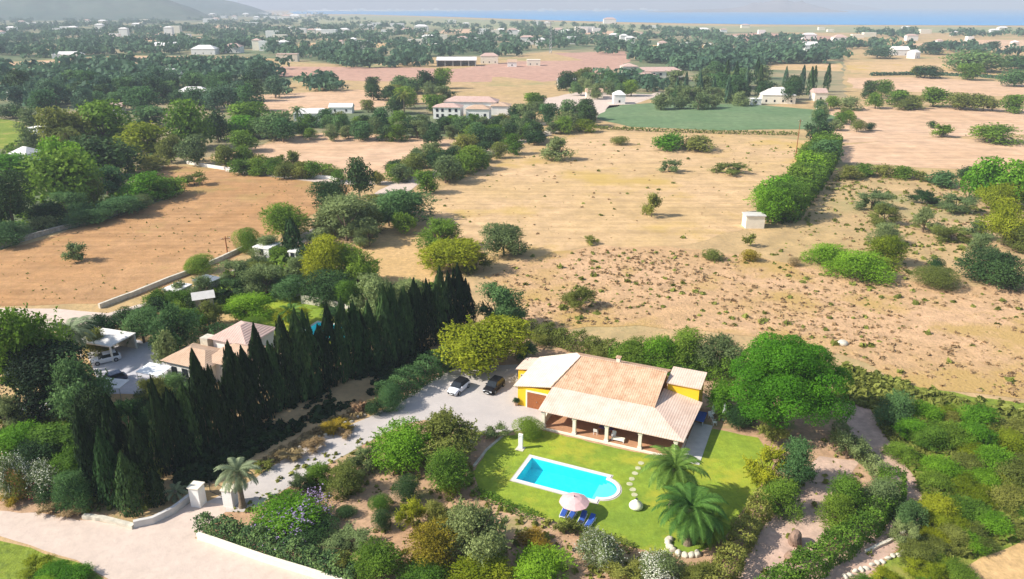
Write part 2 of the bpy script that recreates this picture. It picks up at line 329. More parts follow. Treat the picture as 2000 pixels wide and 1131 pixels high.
# sea
m, t, b = _new('sea_water'); M['sea'] = m
b.inputs[0].default_value = (.0,.22,.5,1); b.inputs['Roughness'].default_value = .35
t.links.new(ramp(t, noise(t, .002, 3), [(.3, (.0,.20,.48)), (.7, (.0,.28,.58))]), b.inputs[0])
seap = P([(560,27),(700,28),(880,33),(1050,39),(1200,43),(1350,46),(1500,48),(1700,49),(2000,50)]) + [(6000, 2600), (15900, 5000), (15900, 18500), (-1500, 18500), (-2500, 9000)]
sheet('sea', seap, .4, M['sea'])
field('shore', [(540,32),(700,30),(880,36),(1050,42),(1200,47),(1350,50),(1500,52),(1700,52),(2300,54),(2300,66),(1700,64),(1300,62),(1000,58),(700,50),(540,44)], .2, soil('coastal_flats', (.26,.28,.14), (.34,.32,.18), (.2,.22,.1), .004), 20, 200, 41)

sheet('far_shore', P([(600,22),(900,20.5),(1300,19.5),(1640,19),(1640,18.2),(600,18.2)]), 1.2, soil('pale_shore', (.8,.78,.74), (.75,.72,.7), (.6,.6,.6), .001))
# mountains
def ridge(name, x0, x1, D, prof, depth, mat, seed):
    """prof: (px, height m) list over picture x at distance D"""
    r = np.random.RandomState(seed); nx, ny = 90, 14; V = []
    xs = np.linspace(x0, x1, nx); hs = np.interp(xs, [p[0] for p in prof], [p[1] for p in prof])
    nz = np.convolve(r.randn(nx+8), np.ones(5)/5, 'same')[:nx]
    for j in range(ny):
        f = j/(ny-1); env = math.sin(min(1, f*1.25)*math.pi/2) if f < .8 else 1-(f-.8)*3
        jit = np.convolve(r.randn(nx+8), np.ones(4)/4, 'same')[:nx]
        for i in range(nx):
            d = D + depth*f; X = (xs[i]-1000)/FOC*d*math.cos(PITCH)*1.07
            V.append((X, d, -2 + max(0, hs[i]*env*(1+.12*nz[i]+.16*jit[i]))))
    Q = [(j*nx+i, j*nx+i+1, (j+1)*nx+i+1, (j+1)*nx+i) for j in range(ny-1) for i in range(nx-1)]
    o = link(name, npmesh(name, V, Q), mat); tag(o, kind='structure'); return o
m_hill = soil('wooded_hill', (.05,.09,.06), (.09,.12,.08), (.12,.12,.09), .002, fine=.02)
m_mtn = soil('bare_mountain', (.24,.20,.20), (.30,.25,.24), (.18,.17,.16), .001, fine=.01)
ridge('hills', -900, 560, 4200, [(-900,420),(-200,380),(150,330),(300,260),(420,150),(520,60),(560,0)], 2200, m_hill, 1)
ridge('foothills', -700, 460, 2900, [(-700,70),(0,75),(120,110),(200,85),(330,100),(400,55),(460,0)], 700, m_hill, 2)
ridge('mountains', 500, 1680, 11000, [(500,200),(640,420),(900,520),(1200,480),(1500,260),(1680,0)], 3000, m_mtn, 3)
ridge('headland', 1230, 1620, 6800, [(1230,0),(1330,22),(1400,30),(1450,75),(1490,105),(1530,80),(1570,40),(1620,0)], 900, m_mtn, 4)

# ------------------------------------------------------------------ foliage meshes
def leaf_quads(C, Nn, s, rs, asp=.6, up=None):
    n = len(C); r = rs.randn(n, 3); r -= (r*Nn).sum(1, keepdims=True)*Nn
    if up is not None: r = r*.25 + np.array([0,0,1.0])*up; r -= (r*Nn).sum(1, keepdims=True)*Nn
    r /= np.linalg.norm(r, axis=1, keepdims=True)+1e-9; q = np.cross(Nn, r)
    s = np.asarray(s).reshape(-1, 1)
    V = np.stack([C+r*s, C+q*s*asp, C-r*s, C-q*s*asp], 1).reshape(-1, 3)
    return V, np.arange(n*4).reshape(-1, 4)
def unit(v): return v/(np.linalg.norm(v, axis=-1, keepdims=True)+1e-9)
def crown(kind, n, lf, seed):
    """crown filling a 1 x 1 x 1 box standing on z = 0"""
    rs = np.random.RandomState(seed)
    if kind == 'cypress':
        z = rs.rand(n)**.9; a = rs.rand(n)*2*math.pi
        ph = rs.rand(4)*6.28
        lob = 1 + .16*np.sin(3*a+ph[0]+4*z) + .12*np.sin(7*a+ph[1]+9*z) + .10*np.sin(26*z+2*a+ph[2])
        prof = np.interp(z, [0,.05,.25,.5,.75,.9,1], [.26,.40,.48,.42,.25,.10,.01])
        r = prof*lob*(1-.25*rs.rand(n)**2); r = np.where(rs.rand(n) < .2, r*.5, r)
        C = np.stack([r*np.cos(a)+.03*np.sin(5*z+ph[3]), r*np.sin(a), z], 1)
        ks = rs.randint(0, 22, n); top = .35+.55*rs.rand(22); az = rs.rand(22)*6.28; sel = rs.rand(n) < .42
        rr_ = np.interp(top, [0,.5,.9,1], [.42,.36,.15,.05])*(.75+.45*rs.rand(22)); zz = z*.30
        sr = .085*(1-z)**.7*rs.rand(n)**.5; sa = rs.rand(n)*6.28
        C2 = np.stack([rr_[ks]*np.cos(az[ks])*(1-.25*z)+sr*np.cos(sa), rr_[ks]*np.sin(az[ks])*(1-.25*z)+sr*np.sin(sa), top[ks]-.22+zz], 1)
        C = np.where(sel[:, None], C2, C); t_add = np.where(sel, .18*np.sin(ks*2.1), 0)
        Nn = unit(np.stack([np.cos(a), np.sin(a), .35+0*a], 1) + .35*rs.randn(n, 3))
        V, Q = leaf_quads(C, Nn, lf*(.6+.8*rs.rand(n)), rs, .7, up=1)
        V[:, 2] = np.clip(V[:, 2], 0, 1.03)
        t = .45+.25*np.sin(5*a+ph[1])*np.sin(9*z+ph[2])+.15*rs.randn(n)+t_add
        return V, Q, np.repeat(np.clip(t, 0, 1), 4)
    K = {'round': 26, 'olive': 20, 'shrub': 15, 'pine': 130, 'ball': 16, 'loose': 13}[kind]
    cen = unit(rs.randn(K, 3)); cen[:, 2] = np.where(cen[:, 2] < -.75, -cen[:, 2], cen[:, 2])
    rr = {'round': .30, 'olive': .33, 'shrub': .28, 'pine': .41, 'ball': .22, 'loose': .36}[kind]
    irr = 1.0 if kind not in ('pine','ball') else .25
    cen *= rr*(1+irr*(-.42+.72*rs.rand(K, 1))); rad = (.5-rr)*(1+irr*(-.5+1.0*rs.rand(K)))*1.15
    if kind == 'pine': cen *= np.clip(rs.rand(K, 1)**.3, .5, 1)
    cen[:, :2] += irr*.05*rs.randn(1, 2)
    if kind == 'ball': rad *= 1.1
    zc, zs = {'round': (.49,1.08), 'olive': (.47,1.05), 'shrub': (.42,1.14), 'pine': (.55,.95), 'ball': (.48,1.04), 'loose': (.45,1.0)}[kind]
    cen[:, 2] = cen[:, 2]*zs+zc
    w_ = rad**2; k = rs.choice(K, n, p=w_/w_.sum())
    d = unit(rs.randn(n, 3)+np.array([0, 0, .25])); out = unit(cen[k]-np.array([0,0,zc])); d = unit(d+out*.45)
    jit = {'olive': .34, 'loose': .55, 'round': .2, 'shrub': .32, 'pine': .2, 'ball': .10}[kind]
    C = cen[k] + d*rad[k][:, None]*(1-jit*rs.rand(n, 1)+.12*rs.randn(n, 1)*jit*3)
    Nn = unit(d+.55*rs.randn(n, 3)); C[:, 2] = np.clip(C[:, 2], .02, 1.04)
    V, Q = leaf_quads(C, Nn, lf*(.55+.9*rs.rand(n)), rs)
    V[:, 2] = np.maximum(V[:, 2], 0)
    if kind in ('shrub', 'loose', 'olive', 'round'):
        ns = {'shrub': 150, 'loose': 110, 'olive': 130, 'round': 110}[kind]; per = max(3, n//ns//4); m_ = ns*per
        ks = rs.choice(K, ns, p=w_/w_.sum()); ds = unit(rs.randn(ns, 3)+unit(cen[ks]-np.array([0,0,zc-.12]))*1.1)
        st = cen[ks]+ds*rad[ks][:, None]*.75; ln = (.07+.12*rs.rand(ns))*(1.25 if kind in ('loose',) else 1)
        f_ = np.tile(np.linspace(.1, 1, per), ns)
        C[:m_] = np.repeat(st, per, 0)+np.repeat(ds*ln[:, None], per, 0)*f_[:, None]+.010*rs.randn(m_, 3)
        C[:m_, 2] = np.clip(C[:m_, 2], .02, 1.06); Nn[:m_] = unit(rs.randn(m_, 3)); k[:m_] = np.repeat(ks, per)
        V, Q = leaf_quads(C, Nn, lf*(.55+.9*rs.rand(n)), rs); V[:, 2] = np.maximum(V[:, 2], 0)
    kt = rs.rand(K); t = .12+.6*kt[k]+.2*rs.rand(n)
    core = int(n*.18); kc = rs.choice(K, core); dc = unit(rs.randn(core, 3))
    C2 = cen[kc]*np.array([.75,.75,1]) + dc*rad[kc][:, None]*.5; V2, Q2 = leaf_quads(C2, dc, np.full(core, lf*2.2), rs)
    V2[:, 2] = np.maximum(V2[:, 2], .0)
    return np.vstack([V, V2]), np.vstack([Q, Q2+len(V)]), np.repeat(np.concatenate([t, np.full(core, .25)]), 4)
CR = {}
def crown_mesh(kind, lod, var):
    key = (kind, lod, var)
    if key not in CR:
        n, lf = {'near': (13000, .0165), 'mid': (2400, .034), 'far': (520, .066)}[lod]
        if kind == 'cypress': n, lf = {'near': (4200, .030), 'mid': (1800, .042), 'far': (400, .08)}[lod]
        if kind in ('pine',): n = int(n*6); lf *= .42
        if kind in ('ball',): lf *= .8
        V, Q, t = crown(kind, n, lf, 11*var+hash_(kind)); CR[key] = npmesh('%s_foliage' % kind, V, Q, t)
    return CR[key]
def hash_(s): return sum(ord(c)*(i+3) for i, c in enumerate(s))
TR = {}
def trunk_mesh(kind):
    """unit trunk: a tapered stem with limbs reaching into a 1 x 1 x 1 crown"""
    if kind not in TR:
        r = random.Random(hash_(kind)); b = MB(); top = {'cypress': .5, 'shrub': .3, 'ball': .3, 'loose': .35}.get(kind, .42)
        b.tube([(0,0,-.02),(.01,.0,top*.5),(.0,.015,top)], [.045,.032,.026], 7)
        for k in range({'cypress': 0}.get(kind, 5)):
            a = 2*math.pi*k/5+r.uniform(-.3,.3); l = r.uniform(.2,.32)
            b.tube([(0,0,top*.75),(math.cos(a)*l*.5, math.sin(a)*l*.5, top+.08),(math.cos(a)*l, math.sin(a)*l, top+.28)], [.022,.015,.006], 5)
        me = bpy.data.meshes.new('trunk'); me.from_pydata(b.v, [], b.f); me.materials.append(M['bark']); TR[kind] = me
    return TR[kind]
ORD = ['leftmost','second from left','third from left','fourth from left','fifth from left','sixth from left','seventh from left','eighth from left','ninth from left','tenth from left','eleventh from left','twelfth from left','thirteenth from left','fourteenth from left','fifteenth from left','sixteenth from left','seventeenth from left','eighteenth from left','nineteenth from left','twentieth from left',
       'twenty-first from left','twenty-second from left','twenty-third from left','twenty-fourth from left','twenty-fifth from left','twenty-sixth from left','twenty-seventh from left','twenty-eighth from left']
KN = {'cypress': 'cypress_tree', 'round': 'broadleaf_tree', 'olive': 'olive_tree', 'shrub': 'shrub', 'ball': 'round_bush', 'pine': 'pine_tree', 'loose': 'shrub'}
HUE = dict(green='green', bright='bright green', dark='dark green', grey='grey-green', yellow='yellow-green', gold='golden', teal='blue-green', dry='dry brown', olive='olive-green', spire='near-black green', pine='bright green', white='white', far='dusky blue-green', cactus='dark green')
NTREE = [0]
def plant(box, kind, hue, parent_label, group=None, cat=None, flower=None, hmin=.4):
    x0, y0, x1, y1 = box; cx, cy = (x0+x1)/2, (y0+y1)/2
    W = (x1-x0)/ppm(cx, cy); H = W
    for _ in range(3):
        pm = ppm(cx, cy, H*.5); dp = dep(cy); W = (x1-x0)/pm; hp = (y1-y0)/pm
        c2 = (hp/2)**2-(W/2*math.sin(dp))**2
        H = max(W*hmin, 2*math.sqrt(max(c2, 0))/math.cos(dp))
    p = G(cx, cy, H*.5); p.z = 0
    size = (x1-x0)
    lod = 'near' if size > 45 and cy > 380 else ('mid' if size > 20 else 'far')
    NTREE[0] += 1; r = random.Random(NTREE[0]*7+3)
    cat = cat or ('tree' if kind in ('cypress','round','olive','pine') else 'bush')
    mat = LEAFM[hue]; kf = .9 if size > 45 and kind != 'pine' and cy > 780 else 1.06; sc = (W*kf, W*kf, H*min(1, kf+.04))
    me = crown_mesh(kind, lod, r.randrange({'near': 3, 'mid': 3, 'far': 3}[lod] if kind != 'pine' else 1))
    if size < 26:
        o = link(KN[kind], me, mat, None, p, r.uniform(0, 6.28), sc); tag(o, parent_label, cat, group); return o
    e = empty(KN[kind], p, r.uniform(0, 6.28), parent_label, cat, group)
    link('foliage' if cat == 'bush' else 'crown', me, mat, e, (0,0,0), 0, sc)
    ts = min(W, H); link('stem' if cat == 'bush' else 'trunk', trunk_mesh(kind), M['bark'], e, (0,0,0), 0, (ts, ts, H))
    if flower:
        rs = np.random.RandomState(NTREE[0]); V, Q, t = crown(kind, 2400 if flower == 'white' else 1000, .017, 11*0+hash_(kind))
        V = (V-np.array([0,0,.5]))*np.array([1.03,1.03,1.03])+np.array([0,0,.52])
        link('blossom', npmesh('blossom', V, Q, t), LEAFM[flower], e, (0,0,0), 0, sc)
    return e
def cluster(place, group, items, cat=None):
    """items: (x0,y0,x1,y1,kind,hue[,flower]); labels single each out by look, then by its order from the left"""
    from collections import defaultdict
    d = defaultdict(list)
    for it in items: d[(it[4], it[5], it[6] if len(it) > 6 else None)].append(it)
    for (kind, hue, fl), L in d.items():
        L.sort(key=lambda i: (i[0]+i[2]))
        noun = {'cypress': 'cypress', 'round': 'leafy tree', 'olive': 'olive tree', 'shrub': 'bush', 'ball': 'rounded bush', 'pine': 'pine', 'loose': 'straggly bush'}[kind]
        base = HUE[hue]+' '+noun+((' with %s blossom' % HUE.get(fl, fl)) if fl else '')
        for i, it in enumerate(L):
            if len(L) == 1: lab = '%s %s' % (base, place)
            elif len(L) == 2: lab = '%s %s %s' % (('left-hand', 'right-hand')[i], base, place)
            else: lab = '%s of the %ss %s' % (ORD[i], base.replace('bush', 'bushe') if noun.endswith('bush') and not fl else base, place)
            lab = lab.replace('cypresss', 'cypresses')
            if fl: lab = lab.replace('blossoms', 'blossom')
            plant(it[:4], kind, hue, lab, group if len(items) > 1 else None, cat, fl)

# ------------------------------------------------------------------ villa
vl = empty('villa', (VO.x, VO.y, 0), VA, 'yellow villa with tiled roofs and a long pillared porch facing the pool', 'house')
b = MB(); b.box(-.35, 17.2, -.35, 4.5, .0, .22); b.build('porch_floor', M['cream'], vl)
b = MB(); b.box(-.1, 17.0, -.12, 4.35, .22, .235); b.build('porch_tiles', M['floor'], vl)
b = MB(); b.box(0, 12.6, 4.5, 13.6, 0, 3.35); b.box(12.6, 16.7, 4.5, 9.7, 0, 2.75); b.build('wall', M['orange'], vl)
b = MB(); b.add([(12.6,4.5,3.36),(12.6,13.6,3.36),(12.6,10.8,5.25),(12.35,4.5,3.36),(12.35,13.6,3.36),(12.35,10.8,5.25)], [(0,1,2),(5,4,3),(0,3,4,1),(1,4,5,2),(2,5,3,0)])
b.build('gable_wall', M['yellow'], vl)
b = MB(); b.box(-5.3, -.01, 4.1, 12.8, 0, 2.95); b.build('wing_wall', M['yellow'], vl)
# door of the wing, cream surround
b = MB(); b.box(-4.1,-3.9,3.98,4.1,0,2.55); b.box(-1.2,-1.0,3.98,4.1,0,2.55); b.box(-3.9,-1.2,3.98,4.1,2.35,2.55); fr = b.build('door_frame', M['cream'], vl)
dr = MB().box(-3.9,-1.2,4.0,4.09,.02,2.35).build('door', M['wood'], vl); MB().box(-2.58,-2.52,3.96,4.0,1.0,1.15).build('handle', M['metal'], dr)
for u0 in (1.6, 5.6, 9.6, 13.4):
    f = MB().box(u0, u0+1.7, 4.38, 4.5, .235, 2.4).build('window', M['frame'], vl)
    MB().box(u0+.12, u0+.8, 4.34, 4.38, .35, 2.28).box(u0+.9, u0+1.58, 4.34, 4.38, .35, 2.28).build('pane', M['glass'], f)
for v0 in (6.2, 9.6):
    f = MB().box(-5.42, -5.3, v0, v0+1.2, .9, 2.2).build('window', M['frame'], vl); MB().box(-5.45, -5.42, v0+.1, v0+1.1, 1.0, 2.1).build('pane', M['glass'], f)
# columns and beam
for u in (0.0, 4.1, 8.25, 12.4, 16.65):
    b = MB(); b.box(u-.2,u+.2,-.2,.2,.235,2.42); b.box(u-.27,u+.27,-.27,.27,.236,.45); b.box(u-.27,u+.27,-.27,.27,2.2,2.43); b.build('column', M['cream'], vl)
MB().box(-.25,16.9,-.17,.17,2.43,2.62).box(16.55,16.9,.17,9.6,2.43,2.62).box(-.25,.1,.17,4.1,2.43,2.62).build('beam', M['cream'], vl)
for v in (4.3, 8.6): MB().box(16.5,16.85,v-.18,v+.18,.0,2.43).build('column', M['cream'], vl)
# low sloping side wall at the left end of the porch
MB().add([(-.3,.2,.22),(-.3,4.1,.22),(-.3,4.1,2.4),(-.3,.2,.9),(-.05,.2,.22),(-.05,4.1,.22),(-.05,4.1,2.4),(-.05,.2,.9)],[(0,1,2,3),(7,6,5,4),(0,3,7,4),(1,5,6,2),(3,2,6,7),(0,4,5,1)]).build('side_wall', M['cream'], vl)
# roofs (object space X runs along the facade; tile rows run up the slope)
MB().slab([(-.6,-.5,2.72),(17.6,-.5,2.72),(12.9,4.45,3.72),(-.45,4.45,3.72)], .1).build('porch_roof', M['paletile'], vl)
MB().slab([(17.6,-.49,2.725),(18.0,9.69,2.72),(12.91,9.69,3.72),(12.91,4.46,3.72)], .1).build('side_porch_roof', M['paletile'], vl)
MB().slab([(-.6,4.2,3.66),(12.95,4.2,3.66),(12.95,10.8,5.5),(1.2,10.8,5.5)], .14).build('tiled_roof', M['tile'], vl)
MB().slab([(1.2,10.81,5.5),(12.95,10.81,5.5),(12.95,14.3,4.2),(-.6,14.3,4.2)], .14).build('rear_roof', M['tile'], vl)
MB().slab([(-5.8,3.75,3.0),(-.62,4.2,3.66),(1.19,10.8,5.5),(-.62,14.3,4.15),(-5.8,13.1,3.0)], .12).build('hip_roof', M['sunlit_tile'], vl)
b = MB(); b.tube([(-.6,4.2,3.68),(1.2,10.8,5.52),(12.95,10.8,5.52)], [.12,.12,.12], 7); 
b.tube([(12.95,4.2,3.68),(12.95,10.8,5.52)], [.09,.09], 7); b.build('ridge_tiles', M['tile_orange'], vl)
MB().slab([(-.6,4.12,3.52),(12.95,4.12,3.52),(12.95,4.35,3.54),(-.6,4.35,3.54)], .06).build('gutter', M['rock'], vl)
ch = MB().box(5.8,6.3,12.0,12.5,4.8,5.65).build('chimney', M['cream'], vl); MB().box(5.7,6.4,11.9,12.6,5.65,5.73).build('cap', M['tile'], ch)
# tower-like yellow block at the right rear, with a leaning tile roof
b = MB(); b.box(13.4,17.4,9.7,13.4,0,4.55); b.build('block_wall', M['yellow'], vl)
MB().slab([(13.2,9.45,4.72),(17.65,9.45,4.72),(17.65,13.7,5.05),(13.2,13.7,5.05)], .14).build('block_roof', M['paletile'], vl)
# small annex on the left
MB().box(-7.4,-5.5,9.2,12.6,0,2.5).build('annex_wall', M['yellow'], vl)
MB().slab([(-7.7,9.0,2.66),(-5.82,9.0,2.95),(-5.82,12.9,2.95),(-7.7,12.9,2.66)], .12).build('annex_roof', M['paletile'], vl)
f = MB().box(-7.0,-6.2,9.12,9.2,.8,1.9).build('window', M['frame'], vl); MB().box(-6.92,-6.28,9.09,9.12,.88,1.82).build('pane', M['glass'], f)
def vloc(u, v, z=0): p = vw(u, v); return Vector((p[0], p[1], z))
# paved terrace on the shaded side
MB().box(17.3,19.6,-.4,9,0,.09).build('terrace_paving', M['concrete'], vl)

# ------------------------------------------------------------------ pools
def make_pool(Pd, arc, label):
    e = empty('swimming_pool', (0,0,0), 0, label, 'pool')
    inn = pool_ring(off=0, arc=arc, **Pd); out = pool_ring(off=.38, arc=arc, **Pd)
    n = len(inn); V = []; F = []
    # coping: a real raised ring
    for z in (.0, .1): V += [(x, y, z) for x, y in inn] + [(x, y, z) for x, y in out]
    for i in range(n):
        j = (i+1) % n
        F += [(2*n+i, 2*n+j, 3*n+j, 3*n+i), (n+i, n+j, 3*n+j, 3*n+i), (i, j, 2*n+j, 2*n+i)]
    m_ = MB(); m_.add(V, F); m_.build('coping', M['stonepale'], e)
    m_ = MB(); V = [(x, y, -1.35) for x, y in inn] + [(x, y, .0) for x, y in inn]
    m_.add(V, [tuple(range(n))] + [(i, (i+1) % n, (i+1) % n+n, i+n) for i in range(n)]); o = m_.build('basin', M['basin'], e)
    c, s_ = math.cos(Pd['ang']), math.sin(Pd['ang'])
    if arc:
        for k in range(3):
            rr = Pd['r']*(1.0-.22*k)-.03; st = MB()
            pts = [(Pd['L']/2-.25*(0)+rr*math.cos(t), rr*math.sin(t)) for t in [-math.pi/2+math.pi*q/12 for q in range(13)]]
            pts = [(Pd['L']/2-.9+.3*k, rr), (Pd['L']/2-.9+.3*k, -rr)] + pts
            zt = -.30-.28*(2-k) if False else -.28-.26*k
            rr2 = Pd['r']*(.55+.25*k)
            pts = [(Pd['L']/2 + (.2 if k == 0 else (-.25 if k == 1 else -.7)) + 0*t, y) for t, y in ((0, Pd['r']*.97), (0, -Pd['r']*.97))] + \
                  [(Pd['L']/2+(Pd['r']-.02)*math.cos(t), (Pd['r']-.02)*math.sin(t)) for t in [-math.pi/2+math.pi*q/12 for q in range(13)]][1:-1]
            w_ = [(Pd['cx']+x*c-y*s_, Pd['cy']+x*s_+y*c) for x, y in pts]
            st.prism(w_, -1.34, zt); st.build('step', M['step'], e)
    wt = MB(); wt.add([(x, y, -.06) for x, y in pool_ring(off=-.003, arc=arc, **Pd)], [tuple(range(n))]); wt.build('water', M['poolwater'], e)
    return e
M['stonepale'] = solid('pale_coping', (.74,.68,.60), .8, .05, 1); M['step'] = solid('pale_blue_step', (.45,.78,.82), .5, .05)
m, t, b_ = _new('pool_tiles'); M['basin'] = m
t.links.new(ramp(t, noise(t, 1.6, 5, .7), [(.3, (.04,.70,.80)), (.7, (.10,.88,.92))]), b_.inputs[0]); b_.inputs['Roughness'].default_value = .4
m, t, b_ = _new('pool_water'); M['poolwater'] = m
t.nodes.remove(b_); tp = N(t, 'ShaderNodeBsdfTransparent'); tp.inputs[0].default_value = (.50,1,1,1)
gl = N(t, 'ShaderNodeBsdfGlossy'); gl.inputs['Roughness'].default_value = .06; lw = N(t, 'ShaderNodeLayerWeight'); pw = N(t, 'ShaderNodeMath', operation='POWER'); pw.inputs[1].default_value = 5
t.links.new(lw.outputs['Facing'], pw.inputs[0]); fz = N(t, 'ShaderNodeMath', operation='MULTIPLY_ADD'); fz.inputs[1].default_value = .8; fz.inputs[2].default_value = .02; t.links.new(pw.outputs[0], fz.inputs[0])
bp = N(t, 'ShaderNodeBump'); bp.inputs['Distance'].default_value = .04; t.links.new(noise(t, 2.5, 3), bp.inputs['Height'])
t.links.new(bp.outputs[0], gl.inputs['Normal']); t.links.new(bp.outputs[0], lw.inputs['Normal'])
mx = N(t, 'ShaderNodeMixShader'); t.links.new(fz.outputs[0], mx.inputs[0]); t.links.new(tp.outputs[0], mx.inputs[1]); t.links.new(gl.outputs[0], mx.inputs[2])
t.links.new(mx.outputs[0], t.nodes['Material Output'].inputs[0])
make_pool(POOL, True, 'turquoise swimming pool with pale coping and rounded steps on the villa lawn')
make_pool(NP, False, 'neighbour\'s pale blue pool half hidden behind the cypress row')

# ------------------------------------------------------------------ cars
def make_car(name, label, loc, rz, paint, roofm, L=4.1, W=1.78, Hh=1.45, group=None):
    e = empty(name, loc, rz, label, 'car', group)
    # body: stations along x (front +x)
    st = [(-.5,.62,.78,.30),(-.485,.80,.95,.22),(-.40,.93,1.0,.18),(-.22,.98,1.0,.18),(.0,.98,1.0,.18),(.2,.97,.98,.18),(.34,.92,.90,.18),(.46,.80,.76,.2),(.5,.60,.58,.32)]
    V = []; F = []
    for x, wf, hf, z0 in st:
        hw = W/2*wf; zt = hf*.92
        V += [(x*L,-hw*.92,z0),(x*L,-hw,z0+.2),(x*L,-hw,zt*.72),(x*L,-hw*.88,zt),(x*L,0,zt+.03),(x*L,hw*.88,zt),(x*L,hw,zt*.72),(x*L,hw,z0+.2),(x*L,hw*.92,z0)]
    k = 9
    for i in range(len(st)-1):
        for j in range(k-1): F.append((i*k+j,(i+1)*k+j,(i+1)*k+j+1,i*k+j+1))
        F.append((i*k+k-1,(i+1)*k+k-1,(i+1)*k,i*k))
    F.append(tuple(range(k))); F.append(tuple(range(len(V)-1, len(V)-k-1, -1)))
    MB().add(V, F).build('body', paint, e, smooth=True, bevel=.02)
    def gh(s, z0, z1, x0, x1, x2, x3, w0, w1):
        return s.add([(x0,-w0,z0),(x3,-w0,z0),(x3,w0,z0),(x0,w0,z0),(x1,-w1,z1),(x2,-w1,z1),(x2,w1,z1),(x1,w1,z1)],[(3,2,1,0),(4,5,6,7),(0,1,5,4),(1,2,6,5),(2,3,7,6),(3,0,4,7)])
    gh(MB(), .86, Hh-.04, -.44*L, -.34*L, .08*L, .26*L, W*.445, W*.37).build('glasshouse', M['glass'], e, bevel=.05)
    gh(MB(), Hh-.05, Hh, -.36*L, -.32*L, .04*L, .09*L, W*.385, W*.33).build('roof', roofm, e, bevel=.03)
    for sx in (-.30, .31):
        for sy in (-1, 1):
            wq = MB(); c = Vector((sx*L, sy*W*.46, .32)); wq.tube([c+Vector((0,-.1,0)), c+Vector((0,.1,0))], [.32,.32], 16); wh = wq.build('wheel', M['rubber'], e)
            MB().tube([c+Vector((0,sy*.09,0)), c+Vector((0,sy*.115,0))], [.2,.19], 12).build('rim', M['metal'], wh)
    for sy in (-1, 1):
        MB().box(.455*L,.492*L,sy*.55*W/2-.17,sy*.55*W/2+.17,.50,.64).build('headlight', M['lamp'], e, bevel=.02)
        MB().box(-.498*L,-.47*L,sy*.58*W/2-.13,sy*.58*W/2+.13,.62,.80).build('tail_light', M['tail'], e, bevel=.02)
        MB().box(.13*L,.17*L,sy*W*.5-.09,sy*W*.5+.09,.90,1.02).build('mirror', paint, e, bevel=.02)
    MB().box(-.503*L,-.49*L,-.6,.6,.28,.48).build('bumper', M['rubber'], e); MB().box(.49*L,.506*L,-.5,.5,.30,.46).build('grille', M['rubber'], e)
    MB().box(.506*L,.511*L,-.25,.25,.33,.43).build('number_plate', M['plastic'], e)
    return e
make_car('parked_car', 'white hatchback with dark roof parked on the gravel beside the hedge', G(896,762), R(243), M['silver'], M['black'])
make_car('parked_car', 'black hatchback parked on the gravel between the white car and villa', G(965,760), R(243), M['black'], M['black'])
make_car('parked_car', 'pale car nosing out of the neighbour\'s white carport', G(208,706), R(215), M['silver'], M['silver'])
make_car('parked_car', 'navy car standing in tree shade on the neighbour\'s yard', G(218,748), R(225), M['navy'], M['navy'])

# ------------------------------------------------------------------ garden furniture
def lounger(label, loc, rz):
    e = empty('sun_lounger', loc, rz, label, 'sun lounger', 'blue sun loungers under the pink parasol')
    MB().box(-.95,.95,-.33,-.27,.26,.33).box(-.95,.95,.27,.33,.26,.33).box(-.98,-.92,-.33,.33,.26,.33).box(.28,.34,-.27,.27,.26,.32).build('frame', M['plastic'], e)
    for x in (-.8,.7):
        for y in (-.29,.29): MB().box(x-.03,x+.03,y-.03,y+.03,0,.26).build('leg', M['plastic'], e)
    MB().box(-.9,.3,-.27,.27,.331,.40).build('mattress', M['blue'], e, bevel=.02)
    MB().add([(.3,-.27,.34),(.92,-.27,.66),(.92,.27,.66),(.3,.27,.34),(.27,-.27,.41),(.89,-.27,.73),(.89,.27,.73),(.27,.27,.41)],[(3,2,1,0),(4,5,6,7),(0,1,5,4),(1,2,6,5),(2,3,7,6),(3,0,4,7)]).build('backrest', M['blue'], e)
    return e
lc = G(1131,1016)
for i, (off, dv) in enumerate(((-1.75,.35),(-.85,.2),(.35,-.05),(1.25,-.2))):
    p = (lc.x+UX.x*off+VX.x*dv, lc.y+UX.y*off+VX.y*dv, .03)
    lounger(['leftmost blue sun lounger in the row below the pool','second blue sun lounger from left, partly under the pink parasol','third blue sun lounger from left, beside the dark table','rightmost blue sun lounger with white frame below the pool'][i], p, VA+math.pi/2+R((4,-3,2,-5)[i]))
e = empty('side_table', G(1134,1026)+Vector((0,0,.03)), VA, 'small dark table standing between the blue sun loungers', 'table')
MB().lathe([(0,.42),(.24,.42),(.24,.45),(0,.45)], 14).build('table_top', M['darkmetal'], e); MB().tube([(0,0,0),(0,0,.42)], [.03,.03], 6).build('leg', M['darkmetal'], e)
